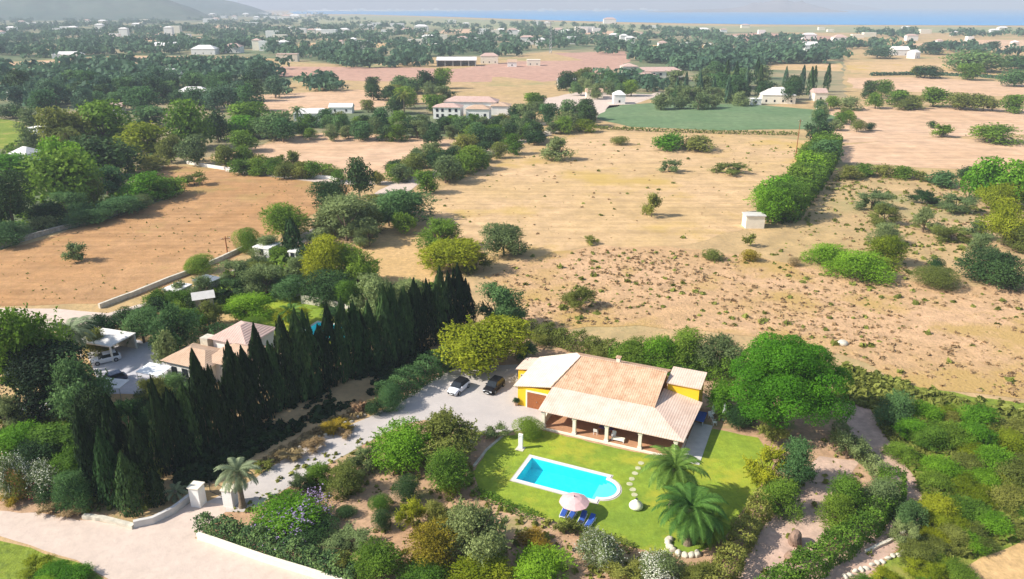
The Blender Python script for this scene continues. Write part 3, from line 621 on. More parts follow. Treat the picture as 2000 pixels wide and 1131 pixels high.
def parasol(loc, r, h, mat, label, tilt=0):
    e = empty('parasol', loc, 0, label, 'parasol')
    c = MB(); n = 8; V = [(0,0,h)]; 
    for ring, (q, z) in enumerate(((.5, h-.22), (1.0, h-.62))):
        V += [(r*q*math.cos(2*math.pi*k/(2*n))*(1 if k % 2 == 0 else .965), r*q*math.sin(2*math.pi*k/(2*n))*(1 if k % 2 == 0 else .965), z) for k in range(2*n)]
    F = [(0, 1+k, 1+(k+1) % (2*n)) for k in range(2*n)] + [(1+k, 1+2*n+k, 1+2*n+(k+1) % (2*n), 1+(k+1) % (2*n)) for k in range(2*n)]
    V2 = [(x, y, z-.03) for x, y, z in V]; F2 = [tuple(reversed([i+len(V) for i in f])) for f in F]
    c.add(V+V2, F+F2+[(1+2*n+k, 1+2*n+k+len(V), 1+2*n+(k+1) % (2*n)+len(V), 1+2*n+(k+1) % (2*n)) for k in range(2*n)]); c.build('canopy', mat, e)
    MB().tube([(0,0,.05),(0,0,h+.08)], [.03,.025], 8).build('pole', M['plastic'], e)
    MB().lathe([(.04,.14),(.1,.12),(.28,.05),(.3,0),(0,0)], 14).build('base', M['concrete'], e)
    MB().lathe([(0,h+.2),(.05,h+.14),(.07,h+.08),(.05,h-.01)], 8).build('finial', M['darkmetal'], e)
    for k in range(n):
        a = 2*math.pi*k/n; MB().tube([(0,0,h-.06),(r*.5*math.cos(a),r*.5*math.sin(a),h-.28),(r*.97*math.cos(a),r*.97*math.sin(a),h-.66)], [.012]*3, 4).build('rib', M['plastic'], e)
    return e
parasol(G(1120,976,2.2)*Vector((1,1,0)) if False else Vector((G(1122,972,2.2).x, G(1122,972,2.2).y, .03)), 1.6, 2.3, M['pink'], 'faded pink parasol between the pool edge and the blue loungers')
# teardrop bean bag
e = empty('bean_bag', G(1242,992)+Vector((0,0,.03)), R(10), 'cream teardrop-shaped bean bag on the lawn beside the palms', 'bean bag')
b = MB(); b.lathe([(0,0),(.55,.02),(.74,.16),(.75,.36),(.60,.58),(.38,.76),(.22,.92),(.12,1.08),(0,1.14)], 22); o = b.build('cushion', M['ivory'], e, smooth=True)
MB().lathe([(.1,1.08),(.15,1.13),(.12,1.19),(0,1.2)], 10).build('handle', M['darkmetal'], e)
# stepping stones from porch to pool end
for i, (x, y) in enumerate([(1252,905),(1246,915),(1240,925),(1234,936),(1230,946),(1236,957),(1239,967)]):
    b = MB(); r = random.Random(i); b.prism([(.36*math.cos(a)*r.uniform(.85,1.1), .36*math.sin(a)*r.uniform(.85,1.1)) for a in [k*.785 for k in range(8)]], 0, .04)
    o = b.build('stepping_stone', M['pathstone'], None, G(x, y)+Vector((0,0,.03))); tag(o, ORDV[i] if False else 'pale stepping stone in the lawn, %s from the villa porch' % ['first','second','third','fourth','fifth','sixth','last'][i], 'paving stone', 'stepping stones beside the pool')
# outdoor shower pillar
e = empty('outdoor_shower', G(1017,876)+Vector((0,0,.03)), VA, 'white outdoor shower pillar at the left corner of the lawn', 'shower')
MB().box(-.28,.28,-.12,.12,.0,2.0).build('panel', M['white'], e, bevel=.03); MB().box(-.5,.5,-.6,.4,.0,.05).build('tray', M['stone'], e)
MB().tube([(0,-.12,1.8),(0,-.3,1.88),(0,-.42,1.8)], [.02,.02,.05], 8).build('shower_head', M['metal'], e)
# chairs, table and hammock on the porch
def chair(loc, rz, mat, label, group, z=0):
    e = empty('garden_chair', loc, rz, label, 'chair', group)
    MB().box(-.25,.25,-.25,.25,.42,.46).build('seat', mat, e, bevel=.01)
    MB().add([(-.25,.22,.46),(.25,.22,.46),(.25,.36,.92),(-.25,.36,.92),(-.25,.26,.46),(.25,.26,.46),(.25,.40,.92),(-.25,.40,.92)],[(0,1,2,3),(7,6,5,4),(0,4,5,1),(1,5,6,2),(2,6,7,3),(3,7,4,0)]).build('backrest', mat, e)
    for x in (-.22,.22):
        for y in (-.22,.22): MB().box(x-.02,x+.02,y-.02,y+.02,0,.42).build('leg', mat, e)
        MB().box(x-.025,x+.025,-.24,.26,.62,.65).build('armrest', mat, e)
    return e
for (u, v, a, l) in ((6.6,.95,0,'left-hand white chair behind the porch columns'),(8.9,.8,180,'right-hand white chair on the porch by the middle column')):
    chair(vloc(u, v, .236), VA+R(a+180), M['plastic'], l, 'white chairs on the porch')
e = empty('dining_table', vloc(7.7,1.9,.236), VA, 'violet-clothed table standing under the middle of the porch roof', 'table')
MB().box(-.9,.9,-.5,.5,.70,.75).build('table_top', M['purple'], e)
for x in (-.8,.8):
    for y in (-.4,.4): MB().box(x-.04,x+.04,y-.04,y+.04,0,.70).build('leg', M['wood'], e)
# daybed by the middle column
e = empty('daybed', vloc(9.6,.55,.236), VA, 'low white daybed at the porch edge right of the middle column', 'daybed')
MB().box(-.8,.8,-.35,.35,.25,.33).build('frame', M['plastic'], e); MB().box(-.76,.76,-.32,.32,.33,.43).build('mattress', M['ivory'], e, bevel=.03)
for x in (-.7,.7):
    for y in (-.3,.3): MB().box(x-.03,x+.03,y-.03,y+.03,0,.25).build('leg', M['plastic'], e)
# shady side: blue table-tennis like table, chairs, folded parasols
e = empty('outdoor_table', G(1366,824)+Vector((0,0,.09)), VA+R(90), 'dark blue table standing in the shade beside the villa', 'table')
MB().box(-1.3,1.3,-.7,.7,.72,.76).build('table_top', M['blue'], e)
for x in (-1.0,1.0):
    for y in (-.55,.55): MB().box(x-.04,x+.04,y-.04,y+.04,0,.72).build('leg', M['plastic'], e)
chair(G(1395,830)+Vector((0,0,.01)), VA+R(120), M['plastic'], 'front white chair on the lawn edge beside the blue table', 'white chairs beside the blue table')
chair(G(1388,818)+Vector((0,0,.01)), VA+R(40), M['plastic'], 'rear white chair nearest the villa, beside the blue table', 'white chairs beside the blue table')
def folded(loc, h, r, label):
    e = empty('folded_parasol', loc, 0, label, 'parasol', 'folded white parasols beside the villa')
    MB().lathe([(0,h),(r*.35,h-.15),(r*.8,h-.8),(r,h-1.25),(r*.7,h-1.35),(0,h-1.3)], 12).build('canopy', M['plastic'], e)
    MB().tube([(0,0,.05),(0,0,h+.05)], [.03,.03], 6).build('pole', M['metal'], e); MB().lathe([(.05,.12),(.26,.05),(.26,0),(0,0)], 12).build('base', M['concrete'], e)
folded(G(1413,820), 2.4, .34, 'taller folded white parasol in front of the shrubs')
folded(G(1391,815), 1.9, .30, 'shorter folded white parasol nearest the villa')
# plant pot by the garage
e = empty('plant_pot', G(1008,792)+Vector((0,0,.03)), 0, 'clay pot with a dark plant at the corner of the yellow wing', 'pot')
MB().lathe([(0,0),(.22,0),(.32,.5),(.26,.5),(.24,.42),(0,.42)], 14).build('pot', M['tile_orange'], e)
link('plant', crown_mesh('shrub','mid',0), LEAFM['dark'], e, (0,0,.42), 0, (.8,.8,.8))

# ------------------------------------------------------------------ walls, gate
def wall_line(name, pts, wd, h, mat, label, cat='wall', cap=None, group=None, world=False):
    w_ = [Vector(p).to_2d() for p in pts] if world else [G(*p).to_2d() for p in pts]
    V = []; F = []; n = len(w_)
    for i, p in enumerate(w_):
        d = (w_[min(i+1, n-1)]-w_[max(i-1, 0)]).normalized(); q = Vector((-d.y, d.x))*wd/2
        V += [(p.x-q.x, p.y-q.y, 0), (p.x-q.x, p.y-q.y, h), (p.x+q.x, p.y+q.y, h), (p.x+q.x, p.y+q.y, 0)]
    for i in range(n-1):
        for k in range(3): F.append((i*4+k, (i+1)*4+k, (i+1)*4+k+1, i*4+k+1))
    F += [(0,1,2,3), (4*n-1,4*n-2,4*n-3,4*n-4)]
    o = MB().add(V, F).build(name, mat); tag(o, label, cat, group); return o
def sub(pts, n, amp, seed):
    r = random.Random(seed); out = []
    for a, b in zip(pts[:-1], pts[1:]):
        for k in range(n): out.append((a[0]+(b[0]-a[0])*k/n+r.uniform(-amp,amp), a[1]+(b[1]-a[1])*k/n+r.uniform(-amp,amp)*.4))
    return out+[pts[-1]]
wall_line('roadside_wall', sub([(388,1052),(520,1098),(690,1150),(900,1212)], 4, .6, 1), .35, .75, M['cream'], 'pale low wall along the dirt road in front of the garden hedge')
wall_line('gate_wall', sub([(262,1030),(300,1022),(340,1002),(378,972)], 3, .5, 2), .4, .8, M['concrete'], 'low grey wall curving from the cypress corner to the gate pillar')
wall_line('rubble_wall', sub([(165,1012),(200,1016),(262,1032)], 4, 1.5, 3), .5, .45, M['stone'], 'crumbling pale stone edging beside the road below the cypresses')
def pillar(p, s, h, label):
    e = empty('gate_pillar', p, VA+R(12), label, 'pillar', 'gate pillars')
    MB().box(-s/2,s/2,-s/2,s/2,0,h).build('shaft', M['white'], e, bevel=.02); MB().box(-s/2-.1,s/2+.1,-s/2-.1,s/2+.1,h,h+.14).build('cap', M['cream'], e, bevel=.02)
pillar(G(389,985), 1.15, 2.35, 'left white gate pillar beside the dark cypresses')
pillar(G(452,985), 1.15, 2.05, 'right white gate pillar in front of the small palm')
e = empty('entrance_gate', G(425,968), R(-30), 'open dark metal gate behind the two white pillars', 'gate')
MB().box(-1.2,-1.14,-.02,.02,.1,1.6).box(1.14,1.2,-.02,.02,.1,1.6).box(-1.14,1.14,-.02,.02,.1,.16).box(-1.14,1.14,-.02,.02,1.5,1.56).build('gate_frame', M['darkmetal'], e)
b = MB(); [b.box(-1.0+.2*k-.012,-1.0+.2*k+.012,-.012,.012,.16,1.5) for k in range(11)]; b.build('bars', M['darkmetal'], e)
wall_line('field_wall', sub([(195,603),(260,578),(330,550),(400,523),(450,500),(515,470)], 3, .8, 4), .5, .9, M['stone'], 'long pale stone wall along the near edge of the red field')
wall_line('lane_wall', sub([(215,625),(330,590),(420,553),(500,515),(560,485)], 3, .8, 5), .5, .8, M['drystone'], 'grey stone wall on the garden side of the country lane')
wall_line('field_wall', sub([(365,320),(440,332),(550,342),(665,352)], 4, .6, 6), .5, 1.0, M['white'], 'thin white wall along the far edge of the red field')
wall_line('drystone_wall', sub([(-60,500),(0,485),(100,455),(190,432),(265,408)], 4, .8, 7), .8, 1.1, M['drystone'], 'dark dry-stone wall between the red field and the left-hand wood')
wall_line('garden_wall', sub([(590,592),(640,600),(690,615),(705,640)], 3, .5, 8), .35, 1.5, M['stone'], 'beige garden wall behind the neighbour\'s pool')
wall_line('farm_wall', sub([(860,241),(950,243),(1040,246),(1090,244)], 3, .4, 9), .4, 1.2, M['white'], 'white wall in front of the white farmhouse')
wall_line('terrace_wall', sub([(925,912),(950,880),(985,850),(1010,838)], 3, .4, 10), .25, .2, M['stone'], 'low pale kerb wall round the left corner of the lawn')
wall_line('terrace_wall', sub([(885,905),(915,870),(945,848)], 3, .6, 11), .4, .5, M['stone'], 'rough stone terrace wall between the lawn and the shrubs')
wall_line('track_wall', sub([(1570,408),(1500,412),(1455,418)], 2, .5, 12), .5, .5, M['drystone'], 'low stone wall beside the square field hut')

# ------------------------------------------------------------------ houses
def house(label, px, py, wpx, dm, hm, rz, roof='flat', cw='white', cr='roofw', nwin=3, group=None, cat='house', name='farmhouse', pitch=.28, fl=1):
    p = G(px, py); W = wpx/ppm(px, py); e = empty(name, p, R(rz), label, cat, group)
    MB().box(-W/2,W/2,-dm/2,dm/2,0,hm).build('wall', M[cw], e)
    o = .35; x0, x1, y0, y1 = -W/2-o, W/2+o, -dm/2-o, dm/2+o; rh = dm*pitch
    if roof == 'flat':
        MB().box(x0+.15,x1-.15,y0+.15,y1-.15,hm,hm+.25).build('roof', M[cr], e)
    elif roof == 'gable':
        MB().add([(x0,y0,hm),(x1,y0,hm),(x1,y1,hm),(x0,y1,hm),(x0,0,hm+rh),(x1,0,hm+rh)],[(3,2,1,0),(0,1,5,4),(2,3,4,5),(0,4,3),(1,2,5)]).build('roof', M[cr], e)
    else:
        k = min(dm/2, W/2-.5); MB().add([(x0,y0,hm),(x1,y0,hm),(x1,y1,hm),(x0,y1,hm),(x0+k,0,hm+rh),(x1-k,0,hm+rh)],[(3,2,1,0),(0,1,5,4),(2,3,4,5),(0,4,3),(1,2,5)]).build('roof', M[cr], e)
    for f_ in range(fl):
        zz = .9+2.8*f_
        for i in range(nwin):
            x = -W/2+W*(i+.5)/nwin; q = MB().box(x-.45,x+.45,-dm/2-.06,-dm/2,zz,zz+1.2).build('window', M['glass'], e)
    return e
# neighbour's house: hipped tile roofs seen above the cypresses
e = empty('neighbour_house', G(430,735), R(-22), 'neighbour\'s house with orange and pink hipped roofs behind the cypress row', 'house')
def wing(e, x, y, W, D, h, rh, cr, cw='white', tag_='roof'):
    MB().box(x-W/2,x+W/2,y-D/2,y+D/2,0,h).build('wall', M[cw], e)
    o = .5; k = min(D, W)/2; x0,x1,y0,y1 = x-W/2-o,x+W/2+o,y-D/2-o,y+D/2+o
    if W > D: V = [(x0,y0,h),(x1,y0,h),(x1,y1,h),(x0,y1,h),(x0+k,y,h+rh),(x1-k,y,h+rh)]; F = [(3,2,1,0),(0,1,5,4),(2,3,4,5),(0,4,3),(1,2,5)]
    else: V = [(x0,y0,h),(x1,y0,h),(x1,y1,h),(x0,y1,h),(x,y0+k,h+rh),(x,y1-k,h+rh)]; F = [(3,2,1,0),(0,1,4),(1,2,5,4),(2,3,5),(3,0,4,5)]
    MB().add(V, F).build(tag_, M[cr], e)
wing(e, -2.8, -.6, 7.2, 5.4, 3.0, 1.2, 'tile_orange')
wing(e, 3.6, 1.8, 9.0, 6.4, 3.2, 1.5, 'tile_orange')
wing(e, -.4, 6.2, 6.2, 6.2, 4.2, 1.5, 'tile_pink')
MB().box(-5.3,-3.9,2.4,4.0,0,4.2).build('chimney', M['stone'], e)
for x in (-5,-3,-1): q = MB().box(x-.5,x+.5,-3.37,-3.3,.9,2.2).build('window', M['glass'], e)
e = empty('carport', G(212,690), R(-17), 'open carport with a pale flat roof in the neighbour\'s yard', 'carport')
MB().box(-3.2,3.2,-2.4,2.8,2.5,2.68).build('roof', M['roofw'], e)
for x in (-3,3):
    for y in (-2.2,2.6): MB().box(x-.1,x+.1,y-.1,y+.1,0,2.5).build('post', M['white'], e)
MB().box(-3.05,3.05,2.62,2.72,0,2.5).build('back_wall', M['stone'], e)
e = empty('garden_shed', G(150,655+20), R(-17), 'small yellow-topped shed between the left palm and the carport', 'shed')
MB().box(-1.2,1.2,-1,1,0,2.2).build('wall', M['cream'], e); MB().box(-1.4,1.4,-1.2,1.2,2.2,2.35).build('roof', M['ivory'], e)
e = empty('awning', G(305,752), R(-20), 'white awning over the neighbour\'s terrace by the lone cypress', 'awning')
MB().slab([(-2,-1.2,2.3),(2,-1.2,2.3),(2,1.4,2.6),(-2,1.4,2.6)], .06).build('canopy', M['plastic'], e)
for x in (-1.9,1.9): MB().tube([(x,-1.1,0),(x,-1.1,2.28)], [.04,.04], 6).build('post', M['plastic'], e); MB().tube([(x,1.3,0),(x,1.3,2.5)], [.04,.04], 6).build('post', M['plastic'], e)
e = empty('awning', G(225,778), R(-10), 'pale teal awning beside the navy car', 'awning')
MB().slab([(-1.8,-1,2.2),(1.8,-1,2.2),(1.8,1.2,2.4),(-1.8,1.2,2.4)], .06).build('canopy', M['roofw'], e)
for x in (-1.7,1.7): MB().tube([(x,-.9,0),(x,-.9,2.18)], [.04,.04], 6).build('post', M['metal'], e)
house('small stone shed with a pale roof beside the country lane', 350, 585, 32, 3.5, 2.3, -20, 'flat', 'stone', 'roofw', 1, name='garden_shed', cat='shed')
house('grey flat-roofed shed above the neighbour\'s garden', 408, 568, 38, 3, 2.2, -25, 'flat', 'drystone', 'metal', 1, name='garden_shed', cat='shed')
house('low shed with a grey metal roof, nearest the neighbour\'s lawn', 400, 600, 34, 3, 2.2, 25, 'gable', 'drystone', 'concrete', 1, name='garden_shed', cat='shed')
house('tiny white hut with a pale roof between dark trees and lane', 524, 500, 34, 4, 2.3, -20, 'flat', 'white', 'white', 1, name='hut', cat='hut')
house('small white pump house beside the yellow-green tree', 578, 508, 16, 2, 2.0, -20, 'flat', 'white', 'white', 1, name='hut', cat='hut')
house('pale square concrete hut at the end of the hedgerow in the field', 1470, 443, 36, 3.2, 3.0, 0, 'flat', 'cream', 'concrete', 0, name='hut', cat='hut')
house('whitewashed cabin on the pool side of the neighbour\'s garden wall', 577, 575, 24, 2.2, 2.0, -20, 'gable', 'white', 'roofw', 1, name='hut', cat='hut')
house('tiny white hut inside the far end of the hedgerow', 1611, 264, 14, 2.5, 2.6, 0, 'flat', 'white', 'white', 0, name='hut', cat='hut')
house('white farmhouse hidden among trees at the left edge', 55, 318, 40, 7, 3.6, -15, 'hip', 'white', 'roofw', 2)
house('white cottage behind the big green tree on the left', 78, 268, 20, 5, 4, -15, 'flat', 'white', 'white', 1)
house('cottage with a faded red roof beyond the left-hand wood', 225, 222, 34, 7, 3.4, 10, 'gable', 'white', 'tile_pink', 2)
e = empty('white_farm', G(905,228), R(-6), 'large white farm with several pink tiled roofs beside the lane', 'house')
wing(e, -6.5, -4, 13, 9, 5.4, 1.5, 'tile_pink'); wing(e, 8, -3, 11, 8, 4.6, 1.6, 'tile_orange'); wing(e, 2, 14, 26, 10, 6, 2.2, 'tile_pink'); wing(e, 17, 11, 9, 9, 4.5, 1.5, 'tile_orange')
for x in (-11,-8.5,-5,-2): 
    for z in (.8,3.3): MB().box(x-.6,x+.6,-8.57,-8.5,z,z+1.5).build('window', M['glass'], e)
for x in (4.5,8,11.5): MB().box(x-.6,x+.6,-7.07,-7,1,2.5).build('window', M['glass'], e)
house('long white house with a terracotta roof left of the white farm', 612, 234, 70, 7, 3.4, 8, 'hip', 'white', 'roofw', 3)
house('low white annex with a cream roof, near the pink field', 668, 220, 44, 6, 3, 0, 'gable', 'white', 'roofw', 2)
e = empty('open_barn', G(892,128), R(2), 'open-fronted barn with a long white roof', 'barn')
MB().slab([(-18,-9,5.2),(18,-9,5.2),(18,9,7),(-18,9,7)], .5).build('roof', M['roofw'], e)
MB().box(-17.5,17.5,8,8.5,0,6).box(-17.5,-17,-8.4,8,0,5).build('wall', M['drystone'], e)
for x in (-17,-10,-3,4,11,17): MB().box(x-.3,x+.3,-8.6,-8,0,5.0).build('post', M['concrete'], e)
house('pink-roofed farmhouse with pale walls right of the open barn', 956, 124, 34, 9, 7, 0, 'hip', 'cream', 'tile_pink', 3)
house('small beige farm building at the edge of the terracotta field', 1042, 128, 26, 8, 5, 0, 'flat', 'cream', 'cream', 2)
house('white shed with a dark roof left of the beige building', 1000, 130, 18, 8, 4, 0, 'gable', 'white', 'tile_orange', 1)
e = empty('manor_house', G(1272,158), R(3), 'big cream manor with square tower and terracotta roofs on the rise', 'house')
wing(e, 4, 0, 34, 12, 7, 2.6, 'tile_pink', 'cream'); wing(e, -17, -2, 11, 11, 10.5, 2, 'tile_pink', 'cream'); wing(e, -6, -9, 12, 8, 5, 1.6, 'tile_pink', 'cream')
for x in (0,5,10,15,19): 
    for z in (1.2,4.2): MB().box(x-.9,x+.9,-6.1,-6,z,z+1.7).build('window', M['glass'], e)
house('small cream house below the manor, facing the field', 1106, 172, 34, 8, 4, 0, 'gable', 'cream', 'roofw', 2)
house('pale green-white pavilion beside the lane below the manor', 1208, 202, 22, 7, 5, 0, 'hip', 'white', 'roofw', 1)
house('small terracotta-roofed cottage between manor and pavilion', 1160, 190, 32, 7, 3.2, 0, 'gable', 'cream', 'tile_orange', 2)
house('white-roofed villa in front of the cypress wood', 1516, 200, 62, 13, 4.6, -8, 'hip', 'cream', 'roofw', 4)
house('small white outbuilding left of the white-roofed villa', 1473, 204, 22, 5, 3, 0, 'flat', 'white', 'white', 1)
house('pink-walled cottage right of the cypress wood', 1597, 196, 24, 8, 4.5, 0, 'gable', 'cream', 'tile_pink', 1)
house('little pinkish store below the pink-walled cottage', 1604, 215, 16, 4, 3.4, 0, 'flat', 'cream', 'tile_pink', 0, name='shed', cat='shed')
house('pinkish farmhouse standing alone beyond the left fields', 563, 120, 40, 11, 7, 5, 'flat', 'cream', 'tile_pink', 3)
house('white flat-roofed farmhouse among the dark trees, upper left', 324, 154, 62, 10, 4.4, 12, 'hip', 'white', 'roofw', 3)
house('bright white farmhouse above the green orchard, upper left', 382, 194, 58, 9, 4.6, -4, 'hip', 'white', 'roofw', 3)
house('long low pale building at the far left edge', 135, 114, 54, 10, 4, 8, 'hip', 'white', 'roofw', 3)
house('narrow white cottage half way up the left wood', 30, 196, 20, 6, 4, 0, 'gable', 'cream', 'roofw', 1)
house('cream house on the strip field, far left', 325, 99, 44, 14, 6, 0, 'gable', 'cream', 'roofw', 3)
house('white villa beside the strip field, right of the cream house', 402, 106, 46, 14, 6, 0, 'hip', 'white', 'roofw', 3)
house('white house right of the strip field', 458, 103, 32, 12, 7, 0, 'hip', 'white', 'tile_pink', 2)
house('white house by the purple plot, upper right', 1580, 100, 26, 14, 7, 0, 'gable', 'white', 'roofw', 2)
house('pink-roofed white house in the upper right fields', 1638, 84, 26, 14, 8, 0, 'hip', 'white', 'tile_pink', 2)
house('white farmhouse among trees right of the purple plot', 1755, 108, 30, 12, 6, 0, 'gable', 'white', 'roofw', 2)
house('small white barn with steep gable, far right fields', 1783, 114, 16, 9, 6, 30, 'gable', 'white', 'roofw', 1)
house('tan flat house behind the small dark grove', 1515, 108, 32, 10, 5, 0, 'flat', 'cream', 'tile_pink', 2)
# farther houses: one row at a time, counted from the left
def far_row(place, pts, group):
    pts = sorted(pts)
    for i, (x, y, wpx, hm, roof, cw, cr) in enumerate(pts):
        p = G(x, y); W = wpx/ppm(x, y); D = max(8, W*.5); e = empty('distant_house', p, 0, '%s of the small pale houses %s' % (ORD[i], place), 'house', group)
        MB().box(-W/2,W/2,-D/2,D/2,0,hm).build('wall', M[cw], e); k = D/2
        if roof: MB().add([(-W/2-.5,-D/2-.5,hm),(W/2+.5,-D/2-.5,hm),(W/2+.5,D/2+.5,hm),(-W/2-.5,D/2+.5,hm),(-W/2+min(k,W*.4),0,hm+D*.25),(W/2-min(k,W*.4),0,hm+D*.25)],[(3,2,1,0),(0,1,5,4),(2,3,4,5),(0,4,3),(1,2,5)]).build('roof', M[cr], e)
r = random.Random(8)
def rowpts(x0, x1, y0, y1, n, wmin, wmax, h=7):
    return [(x0+(x1-x0)*(i+r.uniform(.1,.9))/n, r.uniform(y0, y1), r.uniform(wmin, wmax), h*r.uniform(.8,1.3), r.random() < .6, r.choice(['white','white','cream']), r.choice(['roofw','roofw','tile_pink'])) for i in range(n)]
far_row('across the upper-left wood', rowpts(0, 480, 40, 80, 24, 12, 24, 11), 'small houses across the left wood')
far_row('just below the left-hand hills', rowpts(180, 600, 29, 40, 26, 9, 24, 12), 'houses below the hills')
far_row('between the hills and the open barn', rowpts(480, 860, 50, 100, 26, 14, 30, 9), 'small houses above the open barn')
far_row('around the tall mast', rowpts(860, 1240, 46, 92, 24, 12, 26, 10), 'small houses near the mast')
far_row('on the far fields before the sea', rowpts(1240, 1700, 54, 96, 20, 12, 26, 6), 'small houses before the sea')
far_row('on the far right fields', rowpts(1700, 2000, 58, 92, 12, 10, 24, 6), 'small houses on the right plain')
# coastal town under the mountains
rt = random.Random(3)
for i in range(120):
    x = rt.uniform(520, 1320) if i < 95 else rt.uniform(20, 520); y = {0: rt.uniform(17.8, 19.6), 1: rt.uniform(19.5, 23)}[i % 2] if x > 620 else rt.uniform(23, 31)
    p = G(x, y); pm = ppm(x, y); W = rt.uniform(4, 14)/pm; hh = rt.uniform(1.6, 3.4)/pm
    o = MB().box(-W/2,W/2,-W*.2,W*.2,0,hh).prism([(-W*.3,-W*.1),(W*.1,-W*.1),(W*.1,W*.1),(-W*.3,W*.1)], hh, hh*1.25).build('town_building', M['white'], None, p)
    o.location.z = .5; tag(o, 'tiny white building of the distant coastal town under the mountains', 'building', 'coastal town buildings')

# ------------------------------------------------------------------ posts and mast
def pole(x, y, toppx, label):
    p = G(x, y); h = (y-toppx)/ppm(x, y)/math.cos(dep(y)); e = empty('utility_pole', p, R(20), label, 'pole')
    MB().tube([(0,0,0),(0,0,h)], [.16,.10], 8).build('post', M['wood'], e); MB().box(-.9,.9,-.06,.06,h-.6,h-.48).build('crossarm', M['wood'], e)
    for q in (-.8,0,.8): MB().lathe([(.05,h-.48),(.07,h-.38),(0,h-.3)], 6, (q,0)).build('insulator', M['plastic'], e)
pole(445, 500, 462, 'thin wooden pole at the near edge of the red field')
pole(1553, 312, 236, 'tall wooden pole standing at the right side of the tan field')
p = G(1075, 104); e = empty('radio_mast', p, 0, 'tall thin lattice mast rising from the terracotta field', 'mast')
b = MB(); hm = 34
for sx, sy in ((-1,-1),(1,-1),(1,1),(-1,1)): b.tube([(sx*1.2,sy*1.2,0),(sx*.4,sy*.4,hm)], [.22,.16], 5)
b.build('leg_frame', M['metal'], e); b = MB()
for k in range(9):
    z0, z1 = hm*k/9, hm*(k+1)/9; q0, q1 = 1.2-.8*k/9, 1.2-.8*(k+1)/9
    b.tube([(-q0,-q0,z0),(q1,-q1,z1)], [.1,.1], 4); b.tube([(q0,q0,z0),(-q1,q1,z1)], [.1,.1], 4); b.tube([(-q0,q0,z0),(-q1,-q1,z1)], [.1,.1], 4); b.tube([(q0,-q0,z0),(q1,q1,z1)], [.1,.1], 4)
b.build('bracing', M['metal'], e); MB().box(-5,5,-.2,.2,hm-3,hm-2.5).box(-3.5,3.5,-.2,.2,hm-.4,hm).build('crossarm', M['metal'], e)

# ------------------------------------------------------------------ palms
def palm(label, base, trunk_h, rad, nf, hue, seed, group=None, tr=.28, lean=(0,0)):
    r = random.Random(seed); rs = np.random.RandomState(seed); e = empty('palm_tree', base, r.uniform(0,6), label, 'palm', group)
    top = Vector((lean[0], lean[1], trunk_h)); pts = [Vector((lean[0]*f*f, lean[1]*f*f, trunk_h*f)) for f in (0,.15,.4,.7,1)]
    MB().tube(pts, [tr*1.5, tr*1.1, tr, tr*.95, tr*1.15], 12).build('trunk', M['palmbark'], e)
    MB().lathe([(tr*.9,trunk_h-.6),(tr*1.9,trunk_h-.2),(tr*1.5,trunk_h+.25),(0,trunk_h+.4)], 12, (lean[0],lean[1])).build('crown_shaft', M['palmbark'], e)
    V = []; Q = []; T = []
    for k in range(nf):
        a = k*2.39996; f = k/nf; el = R(84-98*f+r.uniform(-8,8)); L = rad*r.uniform(.92,1.1)*(.85+.3*math.sin(math.pi*min(1, f+.25)))
        d = Vector((math.cos(a), math.sin(a), 0)); side = Vector((-math.sin(a), math.cos(a), 0)); p = top.copy(); ang = el; n = 16; tt = r.uniform(.2,1)
        pts = [p.copy()]
        for q in range(n):
            ang -= R(5.8+3.5*q/n); p = p + (d*math.cos(ang)+Vector((0,0,math.sin(ang))))*(L/n); pts.append(p.copy())
        for q in range(1, n+1):
            c = pts[q]; tn = (pts[q]-pts[q-1]).normalized(); up = tn.cross(side).normalized()
            if up.z < 0: up = -up
            ll = L*.21*math.sin(math.pi*(q/n)**.75*.93+.12)+.05; wd = L/n*.40
            for sgn in (-1, 1):
                for hh in (0, .5):
                    c2 = c - tn*(L/n)*hh; tip = c2 + side*sgn*ll*.82 + tn*ll*.55 - up*ll*.22 + up*ll*r.uniform(-.08,.12)
                    i = len(V); V += [c2-tn*wd*.5, c2+tn*wd*.5, (c2+tip)/2+tn*wd*.6+up*.03, tip]; Q.append((i, i+1, i+2, i+3)); t_ = min(1, max(0, tt*.6+r.uniform(0,.4))); T += [t_]*4
            i = len(V); V += [pts[q-1]-side*.03, pts[q-1]+side*.03, pts[q]+side*.025, pts[q]-side*.025]; Q.append((i,i+1,i+2,i+3)); T += [.3]*4
    link('fronds', npmesh('fronds', [tuple(v) for v in V], Q, T), LEAFM[hue], e); return e
palm('taller date palm beside the lawn, the rear one of two', G(1312,990), 4.6, 3.6, 52, 'frond', 3, 'date palms beside the lawn')
palm('front date palm inside the ring of pale stones', G(1342,1062), 3.9, 3.9, 60, 'frond', 4, 'date palms beside the lawn', .36)
palm('low third palm to the right of the front date palm', G(1378,1050), 1.6, 2.8, 40, 'green', 14, 'date palms beside the lawn', .25)
palm('small pale palm behind the right gate pillar', G(474,990), 4.1, 2.7, 36, 'palefrond', 5, None, .3)
palm('tall shaggy palm in the neighbour\'s garden beside the carport', G(150,715), 5.2, 4.3, 44, 'palefrond', 6, None, .3)
palm('small palm on the neighbour\'s bright lawn', G(572,640), 2.6, 2.6, 26, 'frond', 7, None, .2)
palm('low palm sapling in deep shade left of the gate', G(345,975), .8, 1.6, 18, 'palefrond', 8, None, .12)
palm('palm rising above the left-hand wood near the white farmhouse', G(138,312), 9, 4.6, 30, 'olive', 9, None, .3)
palm('palm beside the long white house', G(583,244), 6, 4.5, 26, 'teal', 10, None, .3)
palm('palm in the trees left of the white farm', G(790,225), 9, 5, 26, 'olive', 11, None, .3)
# agave on the far left
palm('low silvery agave beside the pale path at the left edge', G(15,815), .25, 2.4, 26, 'grey', 12, None, .2)

